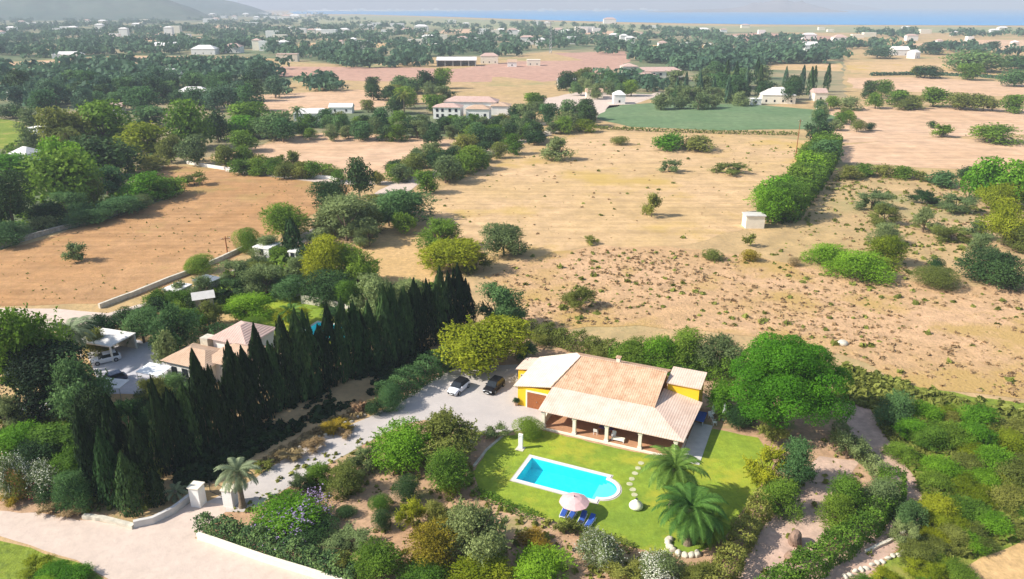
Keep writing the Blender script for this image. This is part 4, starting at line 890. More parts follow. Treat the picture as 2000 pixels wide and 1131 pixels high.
# ------------------------------------------------------------------ hedges
def hedge(label, pts, wd, h, hue, seed, dens_=42, lf=.13, group=None, kind='hedge', world=False):
    rs = np.random.RandomState(seed); w_ = [np.array(G(*p)[:2]) for p in pts]; C = []; Nn = []; T = []
    for a, b in zip(w_[:-1], w_[1:]):
        L = np.linalg.norm(b-a); d = (b-a)/L; s_ = np.array([-d[1], d[0]]); n = int(L*(wd+2*h)*dens_)
        t = rs.rand(n)*L; u = rs.rand(n)*(wd+2*h)
        hv = h*(1+.16*np.sin(t*1.7+seed)+.12*np.sin(t*4.3+2*seed)); ww = wd*(1+.15*np.sin(t*1.3+seed*2))
        onl = u < h; onr = u > h+wd
        off = np.where(onl, -ww/2, np.where(onr, ww/2, (u-h-wd/2)*ww/wd)); z = np.where(onl, u/h*hv, np.where(onr, (u-h-wd)/h*hv, hv))
        z = np.clip(z, 0, hv)
        rnd_ = .82+.18*np.cos(np.clip(off/(wd/2), -1, 1)*1.2); z = np.where(onl | onr, z*.93, z*rnd_)
        p = a[None]+d[None]*t[:, None]+s_[None]*off[:, None]; j = rs.randn(n, 3)*.13
        C.append(np.column_stack([p, z])+j); nn = np.where(onl[:, None], np.append(-s_, .3)[None], np.where(onr[:, None], np.append(s_, .3)[None], np.array([[0,0,1.]])))
        Nn.append(nn+.6*rs.randn(n, 3)); T.append(.35+.3*np.sin(t*2.1+3*z)+.25*rs.rand(n))
    C = np.vstack(C); C[:, 2] = np.maximum(C[:, 2], .02); Nn = unit(np.vstack(Nn)); V, Q = leaf_quads(C, Nn, lf*(.6+.8*rs.rand(len(C))), rs)
    o = link(kind, npmesh(kind, V, Q, np.repeat(np.clip(np.concatenate(T), 0, 1), 4)), LEAFM[hue]); tag(o, label, 'hedge', group)
    V[:, 2] = np.maximum(V[:, 2], 0); return o
hedge('broad grey-green hedge shading the left side of the gravel parking', [(752,792),(800,760),(850,728),(893,702)], 2.8, 2.7, 'teal', 1, 100, .12)
hedge('clipped dark hedge behind the low wall along the dirt road', [(392,1036),(450,1050),(520,1072),(600,1100),(700,1138)], 1.5, 1.8, 'cactus', 2, 110, .12)
hedge('low hedge along the near edge of the pool lawn', [(925,962),(985,990),(1050,1015)], .8, .7, 'green', 3, 70, .1)
hedge('low brownish hedge between the loungers and the white oleanders', [(1105,1030),(1170,1052),(1235,1075)], .9, .7, 'olive', 4, 70, .1)
hedge('long dark clipped hedge curving between path and lane', [(1440,1215),(1545,1140),(1600,1103),(1660,1062),(1712,1015),(1745,975),(1738,945)], 2.2, 2.1, 'green', 5, 110, .11)
hedge('narrow hedge running down beside the lane from the big pine', [(1632,845),(1665,880),(1700,915),(1725,940)], 1.3, 1.6, 'grey', 6, 100, .11)
hedge('leafy hedge along the right edge of the lawn', [(1385,1190),(1420,1120),(1450,1060),(1485,1005),(1520,960)], 1.9, 2.0, 'olive', 7, 100, .11)
hedge('brown-green hedge between the rough pasture and the villa', [(1030,655),(1090,672),(1150,688),(1195,700)], 2.6, 2.4, 'olive', 8, 70, .13)
hedge('low clipped hedge in the neighbour\'s garden, curving round the lawn', [(380,640),(430,655),(475,660)], 2.0, 1.8, 'teal', 9, 30)
hedge('continuous green hedge directly behind the villa', [(1195,703),(1250,716),(1330,728),(1440,742)], 3.0, 2.6, 'green', 16, 80, .13)
hedge('tall dense hedgerow running from the square hut up the field', [(1515,432),(1545,395),(1580,355),(1605,315),(1615,285)], 9, 4.5, 'green', 17, 14, .32)
hedge('dark field hedge along the far side of the green crop', [(1300,203),(1400,200),(1480,205)], 3, 3, 'grey', 10, 4, .5)
hedge('dark hedge line across the tan fields on the right', [(1700,148),(1800,146),(1900,150),(2000,158)], 3, 2, 'far', 11, 3, .7)
hedge('brown hedge line behind the tan field', [(1165,252),(1300,258),(1450,262),(1560,264)], 2, 1.2, 'olive', 12, 5, .35)
hedge('straight green hedge beside the terracotta field', [(500,250),(640,250),(780,252),(900,255)], 3, 2.4, 'teal', 13, 4, .5)
hedge('dark clipped hedge in the upper-left orchard', [(300,205),(380,203),(430,207)], 4, 3, 'dark', 14, 4, .5)
hedge('long thin hedge along the strip field', [(120,124),(250,122),(420,117)], 4, 3.5, 'far', 15, 2.5, .8)

# ------------------------------------------------------------------ the cypress row
def bases(line, n):
    w_ = [G(*p).to_2d() for p in line]; seg = [(b-a).length for a, b in zip(w_[:-1], w_[1:])]; tot = sum(seg); out = []
    for i in range(n):
        s_ = tot*i/(n-1); k = 0
        while k < len(seg)-1 and s_ > seg[k]: s_ -= seg[k]; k += 1
        out.append(w_[k].lerp(w_[k+1], s_/seg[k]))
    return out
rc = random.Random(21); ordn = ['first','second','third','fourth','fifth','sixth','seventh','eighth','ninth','tenth','eleventh','twelfth','thirteenth','fourteenth','fifteenth','sixteenth','seventeenth','eighteenth','nineteenth','twentieth','twenty-first','twenty-second','twenty-third','twenty-fourth','twenty-fifth','twenty-sixth','twenty-seventh','twenty-eighth']
for i, p in enumerate(bases([(352,908),(445,855),(525,810),(625,760),(770,700),(912,645)], 28)):
    hgt = rc.uniform(9.2, 13.2); wd = rc.uniform(3.2, 4.4)
    e = empty('cypress_tree', (p.x+rc.uniform(-.4,.4), p.y+rc.uniform(-.4,.4), 0), rc.uniform(0,6), '%s cypress from the gate end in the long dark row' % ordn[i], 'tree', 'cypress row')
    e.rotation_euler = (R(rc.uniform(-2.5,2.5)), R(rc.uniform(-2.5,2.5)), rc.uniform(0,6)); link('crown', crown_mesh('cypress','near',i % 5), LEAFM['dark' if rc.random() < .42 else 'spire'], e, (0,0,0), 0, (wd, wd, hgt)); link('trunk', trunk_mesh('cypress'), M['bark'], e, (0,0,0), 0, (2.4,2.4,hgt*.8))
for i, (x, y, wd, hgt, lab) in enumerate([(330,925,2.4,12.5,'lone tall narrow cypress left of the long cypress row'),(262,1000,3.2,7.5,'thick cypress nearest the low grey wall'),(225,985,3.0,9.5,'dark cypress second from the road corner'),(190,965,3.0,11,'tall dark cypress behind the flowering bushes'),(285,950,3.2,9.0,'broad cypress behind the low grey wall, left of the lone one'),(240,920,3.2,10,'dark cypress in the middle of the corner group'),(310,985,2.2,4.5,'short cypress just left of the white gate pillar')]):
    p = G(x, y); e = empty('cypress_tree', p, i, lab, 'tree', 'cypresses at the road corner')
    link('crown', crown_mesh('cypress','near',(i+1) % 3), LEAFM['dark' if i in (1,2) else 'spire'], e, (0,0,0), 0, (wd, wd, hgt)); link('trunk', trunk_mesh('cypress'), M['bark'], e, (0,0,0), 0, (2.4,2.4,hgt*.8))

# ------------------------------------------------------------------ planted things, by the place they stand
cluster('in the garden left of the pool', 'garden trees left of the pool', [
 (728,818,850,915,'round','bright'),(800,790,945,905,'olive','olive'),(822,878,915,965,'round','green'),(690,860,745,915,'loose','grey'),
 (766,925,830,985,'ball','dark'),(718,962,768,1003,'ball','green'),(720,990,766,1035,'ball','dark'),(652,985,698,1018,'ball','dark'),(590,903,645,952,'shrub','green'),
 (640,905,712,972,'shrub','olive'),(668,885,722,930,'loose','grey'),(855,910,915,965,'shrub','yellow')])
cluster('near the gate hedge', 'bushes near the gate hedge', [(495,955,640,1055,'shrub','bright','purple'),(560,1010,660,1050,'ball','dark'),(640,1020,735,1085,'loose','grey'),(560,920,610,965,'loose','grey')])
cluster('at the bottom of the garden', 'shrubs at the bottom of the garden', [
 (690,1050,790,1140,'shrub','green'),(790,1010,905,1110,'shrub','gold'),(775,965,835,1035,'loose','yellow'),(855,965,1000,1105,'olive','grey'),(830,975,885,1035,'round','olive'),(870,1085,1010,1150,'shrub','yellow'),
 (985,1055,1115,1150,'round','bright'),(1015,1025,1085,1080,'shrub','gold'),(1180,1085,1260,1150,'loose','olive'),(1320,1085,1400,1150,'shrub','olive'),(770,1090,880,1160,'shrub','green'),(640,1075,700,1130,'loose','olive'),(1085,1010,1125,1045,'loose','olive')])
cluster('below the pool lawn', 'white oleanders', [(1128,1038,1212,1115,'shrub','grey','white'),(1245,1072,1335,1148,'shrub','grey','white')])
cluster('beside the driveway and parking', 'bushes beside the driveway', [(1000,808,1068,856,'ball','green'),(950,826,990,858,'loose','grey'),(715,778,745,812,'ball','dark'),(742,752,792,802,'ball','teal'),(868,624,1024,732,'round','yellow'),
 (585,850,640,885,'loose','dry'),(630,815,690,850,'loose','gold'),(540,872,590,905,'loose','dry'),(495,895,530,920,'loose','olive'),(690,780,720,805,'loose','dry'),(660,838,690,855,'loose','dry')])
cluster('behind the villa', 'shrubs behind the villa', [(1190,660,1265,715,'shrub','green'),(1255,655,1320,722,'shrub','bright'),(1300,650,1378,725,'shrub','green'),(1365,655,1450,735,'shrub','grey'),(1310,708,1372,742,'ball','teal'),(1378,745,1440,812,'shrub','bright'),(1420,790,1480,840,'shrub','dark'),
 (1040,640,1095,672,'shrub','olive'),(1140,670,1200,700,'shrub','olive'),(1000,665,1050,705,'loose','teal')])
cluster('right of the villa', 'trees right of the villa', [(1412,652,1658,856,'pine','pine'),(1470,800,1540,862,'loose','olive'),(1520,862,1600,955,'shrub','teal'),(1455,865,1540,955,'loose','yellow'),(1480,935,1560,1010,'shrub','green')])
cluster('between the path and the lane', 'shrubs between path and lane', [(1612,925,1690,1000,'shrub','green'),(1670,935,1758,1010,'shrub','grey'),(1625,835,1690,900,'loose','grey'),(1600,960,1670,1030,'shrub','green'),(1740,1010,1790,1065,'loose','grey'),(1755,975,1815,1040,'shrub','teal'),(1715,768,1795,838,'shrub','teal')])
cluster('by the road corner', 'flowering bushes by the road', [(0,885,60,975,'shrub','grey','white'),(45,890,130,970,'shrub','grey','white'),(10,905,60,975,'shrub','olive','red'),(65,935,120,985,'shrub','dark','red'),(100,860,190,960,'shrub','green'),(110,920,180,1000,'shrub','teal'),(80,975,120,1005,'loose','dry'),(0,955,50,990,'loose','gold'),(120,990,160,1012,'loose','dry')])
cluster('around the neighbour\'s yard', 'trees around the neighbour\'s yard', [
 (-30,600,112,790,'round','green'),(20,680,165,815,'round','spire'),(95,690,205,830,'olive','teal'),(-40,770,60,850,'loose','grey'),(145,760,225,900,'round','spire'),(60,810,200,900,'round','green'),(-20,820,90,900,'shrub','bright'),(30,850,120,920,'shrub','dark'),  # round spire-hued trees: their deep shade is put into the leaf colour
 (215,780,285,870,'olive','dark'),(240,600,310,672,'round','teal'),(300,640,345,720,'olive','grey'),(350,600,400,650,'round','green'),(165,640,215,690,'olive','olive'),(300,585,380,690,'olive','teal'),(160,615,235,670,'shrub','dark'),(290,655,320,690,'ball','dark'),(315,650,350,690,'ball','dark'),(350,745,400,800,'shrub','teal'),(265,735,330,800,'loose','olive'),(340,780,390,850,'loose','grey'),
 (225,600,262,640,'ball','dark')])
cluster('around the neighbour\'s lawn', 'trees around the neighbour\'s lawn', [
 (440,575,520,625,'shrub','bright'),(425,545,480,585,'olive','dark'),(380,585,430,640,'olive','olive'),(595,530,682,592,'round','dark'),(685,545,785,650,'olive','grey'),(600,465,672,560,'round','yellow'),(655,482,740,560,'round','green'),(480,520,560,580,'olive','grey'),(540,540,600,585,'round','teal'),(640,545,700,600,'round','green'),
 (560,500,610,550,'olive','grey'),(425,510,490,560,'olive','grey'),(470,620,520,650,'ball','green'),(740,585,800,650,'olive','grey'),(545,595,600,640,'loose','yellow'),(625,600,670,625,'ball','dark')])
cluster('beyond the end of the cypress row', 'trees beyond the cypress row', [
 (925,560,1015,645,'olive','teal'),(942,440,1026,502,'round','grey'),(815,430,897,492,'olive','green'),(820,465,935,535,'round','yellow'),(770,545,850,600,'olive','grey'),(900,490,960,530,'loose','olive'),(960,610,1025,650,'shrub','green'),(1095,560,1165,605,'loose','olive'),(880,640,930,680,'shrub','teal')])
cluster('at the red field corner', 'trees at the red field corner', [
 (508,403,592,468,'round','green'),(548,425,592,502,'cypress','dark'),(460,445,512,492,'ball','green'),(365,498,426,534,'ball','green'),(608,357,684,418,'round','dark'),(674,314,727,388,'round','dark'),(608,388,740,475,'olive','grey'),(718,368,838,438,'round','teal'),(725,385,790,430,'olive','grey'),(590,460,640,500,'olive','grey'),(500,460,560,500,'olive','grey')])
cluster('standing on the red field', 'young trees on the red field', [(128,470,166,510,'loose','grey'),(300,362,330,385,'loose','olive'),(355,335,400,362,'loose','olive')])
cluster('along the lane above the tan field', 'trees along the lane', [
 (810,335,855,378,'round','green'),(842,308,897,358,'round','grey'),(893,288,942,333,'round','green'),(750,322,800,352,'shrub','green'),(832,288,862,326,'olive','dark'),(785,302,830,342,'round','olive'),(958,278,992,310,'ball','olive'),(982,244,1014,278,'round','dark'),(905,246,962,280,'shrub','green'),(1030,252,1060,275,'round','dark'),(1065,240,1095,262,'olive','grey'),(1128,196,1160,235,'round','dark'),(1095,198,1130,240,'round','teal'),(1050,205,1090,245,'round','teal'),(1010,205,1050,240,'round','grey'),(1125,235,1165,258,'shrub','yellow')])
cluster('alone on the tan field', 'scattered bushes on the tan field', [(1066,270,1120,314,'olive','grey'),(1268,260,1332,292,'shrub','bright'),(1325,268,1390,292,'shrub','olive'),(1193,264,1227,283,'ball','olive'),(1255,378,1292,424,'loose','olive'),(1290,310,1325,336,'loose','grey'),(1395,318,1450,336,'loose','olive'),(1375,486,1415,508,'ball','olive'),(1445,488,1482,512,'ball','gold'),(1140,460,1165,478,'loose','olive'),(1540,500,1562,520,'ball','dry'),(1455,455,1475,482,'loose','olive')])
cluster('above the concrete hut', 'hedgerow above the hut', [
 (1462,370,1545,436,'round','bright'),(1500,360,1578,428,'round','green'),(1488,345,1560,392,'round','bright'),(1535,325,1600,375,'round','green'),(1555,300,1622,345,'round','bright'),(1590,276,1646,322,'round','teal'),(1578,232,1625,275,'olive','dark'),(1560,280,1600,310,'shrub','green')])
cluster('on the scrubland at the right', 'bushes on the right scrubland', [
 (1585,478,1660,520,'shrub','bright'),(1635,492,1735,548,'shrub','bright'),(1700,460,1762,518,'shrub','yellow'),(1708,438,1758,478,'shrub','grey'),(1792,523,1876,562,'ball','olive'),(1885,490,1995,562,'shrub','dark'),(1780,405,1835,455,'loose','grey'),(1675,370,1735,410,'loose','grey'),(1700,400,1760,440,'loose','olive'),
 (1775,370,1830,400,'loose','dark'),(1830,440,1890,475,'loose','olive'),(1895,455,1945,500,'olive','grey'),(1890,430,1935,465,'loose','grey'),(1815,500,1845,530,'ball','dark'),(1930,395,2005,480,'round','yellow'),(1895,312,1965,390,'round','bright'),(1955,322,2030,405,'round','bright'),(1840,375,1900,415,'loose','grey'),(1960,440,2040,490,'round','olive'),(1920,360,1990,410,'round','yellow')])
cluster('below the right-hand field', 'shrub line below the right-hand field', [
 (1670,322,1710,345,'shrub','green'),(1705,322,1745,345,'shrub','olive'),(1740,325,1785,348,'shrub','green'),(1810,335,1865,365,'shrub','teal'),(1865,325,1905,352,'shrub','dark'),(1640,325,1680,350,'shrub','olive'),(1780,335,1815,352,'loose','olive')])
cluster('on the bare right-hand field', 'dark clumps on the right-hand field', [(1900,245,1984,278,'shrub','green'),(1820,243,1860,268,'loose','green'),(1660,235,1690,258,'ball','olive'),(1690,240,1712,256,'ball','dark'),(1810,236,1830,250,'ball','dark')])
cluster('between the right fields', 'tree row between the right fields', [
 (1685,160,1712,192,'round','dark'),(1708,158,1740,188,'round','green'),(1695,183,1728,212,'round','green'),(1733,178,1778,206,'round','green'),(1768,188,1802,212,'round','olive'),(1798,172,1852,208,'round','green'),(1848,184,1902,214,'round','olive'),(1898,186,1948,216,'round','olive'),(1958,188,2005,220,'round','green'),(1640,190,1680,215,'shrub','grey'),(1755,195,1800,215,'shrub','olive'),(1860,195,1880,210,'shrub','dark')])
cluster('in the far right fields', 'trees in the far right fields', [(1782,130,1832,152,'round','dark'),(1868,126,1916,156,'round','green'),(1958,138,2010,168,'round','teal'),(1690,95,1740,112,'round','far'),(1800,84,1850,106,'round','far'),(1780,130,1800,150,'loose','olive'),(1925,82,1955,98,'round','far'),(1860,108,1960,132,'shrub','teal'),(1960,110,2030,135,'shrub','teal')])
cluster('in the wood at the left edge', 'left-hand wood', [
 (80,213,170,300,'round','olive'),(150,203,252,292,'round','green'),(255,210,326,248,'round','teal'),(320,203,402,292,'round','green'),(235,245,332,302,'round','yellow'),(90,275,182,372,'round','bright'),(55,300,172,405,'round','green'),(-30,340,62,452,'round','dark'),(170,330,242,382,'olive','teal'),(95,378,162,432,'olive','teal'),(190,383,268,425,'round','teal'),
 (150,268,265,345,'round','dark'),(310,268,352,318,'round','olive'),(350,268,408,322,'round','grey'),(445,258,497,297,'round','green'),(418,288,462,328,'round','olive'),(500,222,572,272,'round','teal'),(440,203,522,250,'round','green'),(440,228,502,268,'round','bright'),(395,212,448,275,'olive','dark')])
cluster('below the left-hand wood', 'bushes at the foot of the left-hand wood', [
 (-20,300,60,345,'shrub','bright'),(45,255,90,300,'shrub','grey'),(0,205,45,232,'shrub','dark'),(40,215,85,255,'shrub','grey'),(245,342,320,395,'shrub','bright'),(300,345,362,382,'shrub','green'),(60,395,120,440,'shrub','dark'),(130,405,200,440,'shrub','teal'),(-20,430,60,478,'shrub','teal'),(265,305,330,330,'shrub','olive'),(518,311,554,343,'shrub','green'),(568,318,602,346,'shrub','olive'),(470,308,510,328,'shrub','grey'),(610,322,655,338,'shrub','green'),(240,380,290,410,'shrub','grey'),(60,420,100,450,'shrub','grey'),(160,345,200,400,'shrub','olive')])

# mid-distance trees: belts of them, written as regions of the photo
rb = random.Random(77)
def belt(place, group, poly, n, w0, w1, kinds, asp=(.75,1.05), gap=.42):
    xs = [p[0] for p in poly]; ys = [p[1] for p in poly]; out = []; tries = 0
    while len(out) < n and tries < 6000:
        tries += 1
        x = rb.uniform(min(xs), max(xs)); y = rb.uniform(min(ys), max(ys)); ins = False
        for (xa, ya), (xb, yb) in zip(poly, poly[1:]+poly[:1]):
            if (ya > y) != (yb > y) and x < (xb-xa)*(y-ya)/(yb-ya)+xa: ins = not ins
        if not ins: continue
        wd = rb.uniform(w0, w1); h = wd*rb.uniform(*asp)
        if any(abs(x-(o[0]+o[2])/2) < gap*wd and abs(y-(o[1]+o[3])/2) < gap*.6*wd for o in out): continue
        k, hu = rb.choice(kinds)
        if k == 'cypress': out.append((x-wd*.18, y-wd*1.0, x+wd*.18, y+wd*.3, k, hu))
        else: out.append((x-wd/2, y-h/2, x+wd/2, y+h/2, k, hu))
    cluster(place, group, out)
GR = [('round','green'),('round','dark'),('round','teal'),('olive','grey'),('round','olive')]
TL = [('round','teal'),('round','dark'),('olive','teal'),('round','far')]
belt('above the left wood', 'upper-left tree belt', [(0,200),(0,160),(120,160),(300,165),(300,200),(150,205)], 22, 34, 56, TL)
belt('right of the bright white farmhouse', 'trees right of the white farmhouse', [(300,160),(520,130),(560,165),(520,185),(430,200),(300,190)], 20, 34, 56, TL)
belt('along the upper-left field', 'trees above the upper-left field', [(560,240),(640,228),(900,240),(900,262),(700,258),(600,262)], 18, 26, 40, GR)
belt('left of the white farm', 'trees left of the white farm', [(700,160),(870,150),(880,200),(760,230),(700,205)], 16, 26, 42, GR)
belt('around the white farm', 'trees around the white farm', [(860,240),(980,225),(1020,190),(1060,200),(1040,250),(900,255)], 10, 24, 36, GR)
belt('around the manor house', 'trees around the manor house', [(1080,150),(1150,140),(1220,150),(1240,175),(1180,185),(1080,165)], 16, 24, 40, GR)
belt('behind the green crop', 'cypress wood', [(1320,165),(1480,150),(1650,150),(1650,185),(1560,190),(1320,190)], 24, 30, 42, [('cypress','far'),('cypress','dark'),('round','dark'),('olive','grey')], gap=.3)
belt('right of the manor', 'olive trees right of the manor', [(1290,165),(1330,135),(1500,140),(1490,160),(1320,195)], 14, 28, 42, [('olive','grey'),('round','teal')])
belt('along the green crop', 'olive row', [(1290,185),(1460,180),(1460,198),(1290,202)], 10, 28, 38, [('olive','grey')], gap=.6)
belt('right of the green crop', 'trees right of the green crop', [(1590,205),(1650,195),(1680,215),(1640,255),(1600,235)], 8, 22, 34, GR)
belt('in the green thicket', 'thicket bushes', [(1760,800),(1830,790),(1990,830),(2010,960),(1980,1040),(1850,1090),(1770,1100),(1830,1010),(1800,930),(1740,860)], 40, 60, 100, [('shrub','green'),('shrub','bright'),('shrub','yellow'),('shrub','bright'),('shrub','olive')], asp=(.6,.8), gap=.35)
belt('at the lower right below the lane', 'thicket at the lower right', [(1640,1150),(1740,1100),(1850,1080),(1900,1120),(1840,1160)], 9, 50, 80, [('loose','yellow'),('shrub','green')], asp=(.5,.7))
belt('in the left roadside corner', 'bushes in the left roadside corner', [(60,1085),(150,1100),(210,1140),(60,1150)], 5, 50, 80, [('shrub','bright'),('loose','yellow')], asp=(.5,.7))

belt('beside the straight green hedge', 'trees by the straight hedge', [(430,240),(640,232),(860,240),(1000,255),(990,275),(800,268),(640,258),(480,262)], 18, 28, 44, [('round','dark'),('olive','green'),('round','teal'),('shrub','green')], gap=.35)
belt('along the red field\'s far wall', 'shrubs by the white wall', [(430,318),(660,336),(660,350),(430,332)], 8, 22, 34, [('shrub','green'),('shrub','olive')], gap=.6)
belt('at the lane bend below the track', 'lane bend shrubs', [(590,400),(700,400),(740,395),(840,400),(850,440),(760,450),(680,480),(600,470)], 12, 40, 66, [('olive','grey'),('round','green'),('shrub','olive'),('olive','teal')], gap=.35)
belt('along the upper lane', 'upper lane shrubs', [(830,335),(960,285),(1060,248),(1150,215),(1160,228),(1070,262),(980,300),(870,345)], 16, 26, 44, [('shrub','green'),('olive','grey'),('round','dark')], gap=.35)
belt('along the track left of the lane', 'track side shrubs', [(420,312),(520,300),(660,325),(760,335),(750,350),(660,345),(440,330)], 10, 26, 40, [('shrub','green'),('olive','olive')], gap=.4)
belt('in front of the white farm', 'farm garden trees', [(860,236),(960,232),(990,240),(980,250),(870,250)], 6, 20, 32, [('round','dark'),('shrub','green')], gap=.5)
belt('among the lane trees', 'lane shrubs', [(750,330),(820,300),(960,265),(1040,245),(1050,255),(960,285),(860,318),(790,345)], 20, 24, 42, [('shrub','green'),('olive','grey'),('shrub','olive'),('round','dark')], gap=.35)
belt('in front of the neighbour\'s house', 'neighbour garden trees', [(250,770),(330,740),(380,800),(330,850),(230,860)], 8, 36, 56, [('shrub','dark'),('olive','grey'),('shrub','teal')], gap=.4)
belt('beside the lane above the neighbour', 'bushes above the neighbour', [(220,610),(420,540),(560,480),(620,500),(560,560),(440,570),(300,620)], 16, 32, 52, [('shrub','dark'),('olive','grey'),('shrub','green'),('olive','olive')], gap=.4)
# ------------------------------------------------------------------ uncounted growth
def stuff(name, label, polys, n, s0, s1, hue, seed, q=9, flat=.7, lf=.45):
    rs = np.random.RandomState(seed); C = []; S_ = []
    for poly, m_ in zip(polys, n):
        w_ = np.array(P(poly)) ; k = 0; x0, y0 = w_.min(0); x1, y1 = w_.max(0); got = []
        while k < m_:
            c = rs.rand(4000, 2)*[x1-x0, y1-y0]+[x0, y0]; ins = np.zeros(4000, bool)
            for i in range(len(w_)):
                a, b = w_[i], w_[(i+1) % len(w_)]
                cond = (a[1] > c[:, 1]) != (b[1] > c[:, 1]); xx = (b[0]-a[0])*(c[:, 1]-a[1])/(b[1]-a[1]+1e-9)+a[0]; ins ^= cond & (c[:, 0] < xx)
            nz = np.sin(c[:, 0]*.13+seed)*np.sin(c[:, 1]*.11+1.3*seed)+.5*np.sin(c[:, 0]*.37)*np.cos(c[:, 1]*.41)
            ins &= rs.rand(4000) < .5+.45*nz
            got.append(c[ins]); k += ins.sum()
        c = np.vstack(got)[:m_]; C.append(c); S_.append(s0+(s1-s0)*rs.rand(len(c))**2)
    C = np.vstack(C); S_ = np.concatenate(S_); m_ = len(C)
    Cq = np.repeat(C, q, 0); sq = np.repeat(S_, q); d = unit(rs.randn(m_*q, 3)); d[:, 2] = np.abs(d[:, 2])
    pos = np.column_stack([Cq, np.zeros(m_*q)])+d*sq[:, None]*np.array([.5,.5,flat])*(.6+.4*rs.rand(m_*q, 1))
    V, Q = leaf_quads(pos, unit(d+.5*rs.randn(m_*q, 3)), sq*lf*(.5+rs.rand(m_*q)), rs, .6); V[:, 2] = np.maximum(V[:, 2], .0)
    t = np.clip(np.repeat(rs.rand(m_), q)*.6+.4*rs.rand(m_*q), 0, 1)
    o = link(name, npmesh(name, V, Q, np.repeat(t, 4)), LEAFM[hue]); tag(o, label, 'vegetation', kind='stuff'); return o
past = [(950,540),(1000,520),(1150,485),(1330,490),(1480,505),(1640,535),(1800,560),(2050,568),(2050,800),(1900,770),(1800,758),(1700,712),(1500,655),(1300,635),(1150,635),(1035,645),(990,585)]
tanf = [(850,400),(930,345),(1050,292),(1130,265),(1400,266),(1580,280),(1560,335),(1470,390),(1450,450),(1300,485),(1150,480),(1000,520)]
scr = [(1560,460),(1600,340),(2050,340),(2050,560),(1800,550),(1640,525),(1500,500)]
redf = [(0,500),(265,420),(355,380),(560,345),(660,355),(600,420),(400,525),(200,590),(0,592)]
gard = [(450,1000),(560,920),(700,850),(900,850),(940,970),(1100,1030),(1280,1090),(1330,1140),(700,1150),(600,1080)]
lanes = [(1440,1131),(1480,1040),(1560,930),(1640,800),(1720,900),(1800,1000),(1640,1140)]
verge = [(500,905),(600,845),(740,770),(760,790),(640,845),(520,915)]
stuff('dry_scrub', 'brown dry scrub tufts sprinkled over the rough pasture', [past, tanf, scr], (2300, 200, 650), .2, .9, 'dry', 1, 10, .32)
stuff('green_scrub', 'olive-green tufts scattered over pasture and scrubland', [past, scr, tanf], (380, 1000, 120), .3, 1.3, 'olive', 2, 12, .4)
stuff('field_weeds', 'sparse weeds on the red field', [redf], (350,), .15, .5, 'olive', 3, 6)
stuff('garden_undergrowth', 'low undergrowth between the garden shrubs', [gard, lanes], (600, 90), .2, .8, 'olive', 4, 10)
stuff('verge_plants', 'low dry plants on the bank beside the driveway', [verge], (420,), .2, .7, 'dry', 5, 10)
thick = [(1700,790),(1780,760),(2020,800),(2020,1040),(1900,1090),(1780,1110),(1820,1010),(1790,930),(1730,850)]
shade = [(-20,830),(60,800),(200,780),(330,800),(330,900),(300,990),(180,1000),(60,960),(0,950)]
stuff('ground_cover', 'dense low green growth under the thicket and wood edges', [thick, shade, [(1640,715),(1760,745),(1800,780),(1700,800),(1640,785)]], (3200, 900, 500), .4, 1.2, 'olive', 6, 12, .8)
stuff('hillside_growth', 'rough growth under the left-hand trees', [[(-30,460),(0,300),(80,230),(400,240),(400,300),(250,340),(350,372),(260,408),(100,445)], [(380,560),(560,500),(760,560),(900,560),(700,620),(560,580),(420,620)]], (2600, 1600), .5, 1.8, 'green', 7, 10, .8)

stuff('shade_fill_growth', 'dark low growth added to deepen the shade beside the cypress row', [[(350,965),(440,925),(500,885),(610,830),(735,765),(850,690),(780,670),(600,745),(340,895)]], (2600,), .4, 1.2, 'spire', 8, 12, .7)  # added near-black growth that darkens the strip where the cypress shade falls
GAPS = [(690,910,41,48),(850,1010,57,65),(570,770,84,93),(190,410,73,81),(-50,120,90,98),(1080,1250,60,67),(1250,1400,88,95),(300,460,50,54)]
for i_, (q0, q1, r0, r1) in enumerate(GAPS): field('remote_field', [(q0,r1),(q0+25,r0),(q1,r0),(q1-20,r1)], .09, (m_tan, m_pinkf)[i_ % 2], 4, 40, 70+i_)
def woods(name, label, regions, seed):
    """far woodland read as one mass: crowns of leaf clumps with gaps"""
    rs = np.random.RandomState(seed); Vs = []; Ts = []
    for poly, n, wpx0, wpx1 in regions:
        xs = [p[0] for p in poly]; ys = [p[1] for p in poly]; cnt = 0
        while cnt < n:
            x = rs.uniform(min(xs), max(xs)); y = rs.uniform(min(ys), max(ys)); ins = False
            for (xa, ya), (xb, yb) in zip(poly, poly[1:]+poly[:1]):
                if (ya > y) != (yb > y) and x < (xb-xa)*(y-ya)/(yb-ya)+xa: ins = not ins
            if not ins: continue
            cnt += 1
            if math.sin(x*.021+y*.3+seed)+math.sin(x*.047-y*.21) > .6: continue
            if any(q0 < x < q1 and r0 < y < r1 for q0, q1, r0, r1 in GAPS): continue
            p = G(x, y); pm = ppm(x, y); W = min(14, rs.uniform(wpx0, wpx1)/pm); H = W*rs.uniform(.6, 1.05)
            q = 36; d = unit(rs.randn(q, 3)); d[:, 2] = np.abs(d[:, 2])*.9
            bl = unit(rs.randn(5, 3))*.25
            c = np.array([p.x, p.y, H*.42])+(d*.36+bl[rs.randint(0, 5, q)])*np.array([W, W, H*1.1])
            V, _ = leaf_quads(c, unit(d+.4*rs.randn(q, 3)), W*.15*(.6+.8*rs.rand(q)), rs, .7); Vs.append(V); Ts.append(np.repeat(np.clip(rs.rand()*.7+.3*rs.rand(q), 0, 1), 4))
    V = np.vstack(Vs); V[:, 2] = np.maximum(V[:, 2], 0)
    o = link(name, npmesh(name, V, np.arange(len(V)).reshape(-1, 4), np.concatenate(Ts)), LEAFM['far']); tag(o, label, 'woodland', kind='stuff'); return o
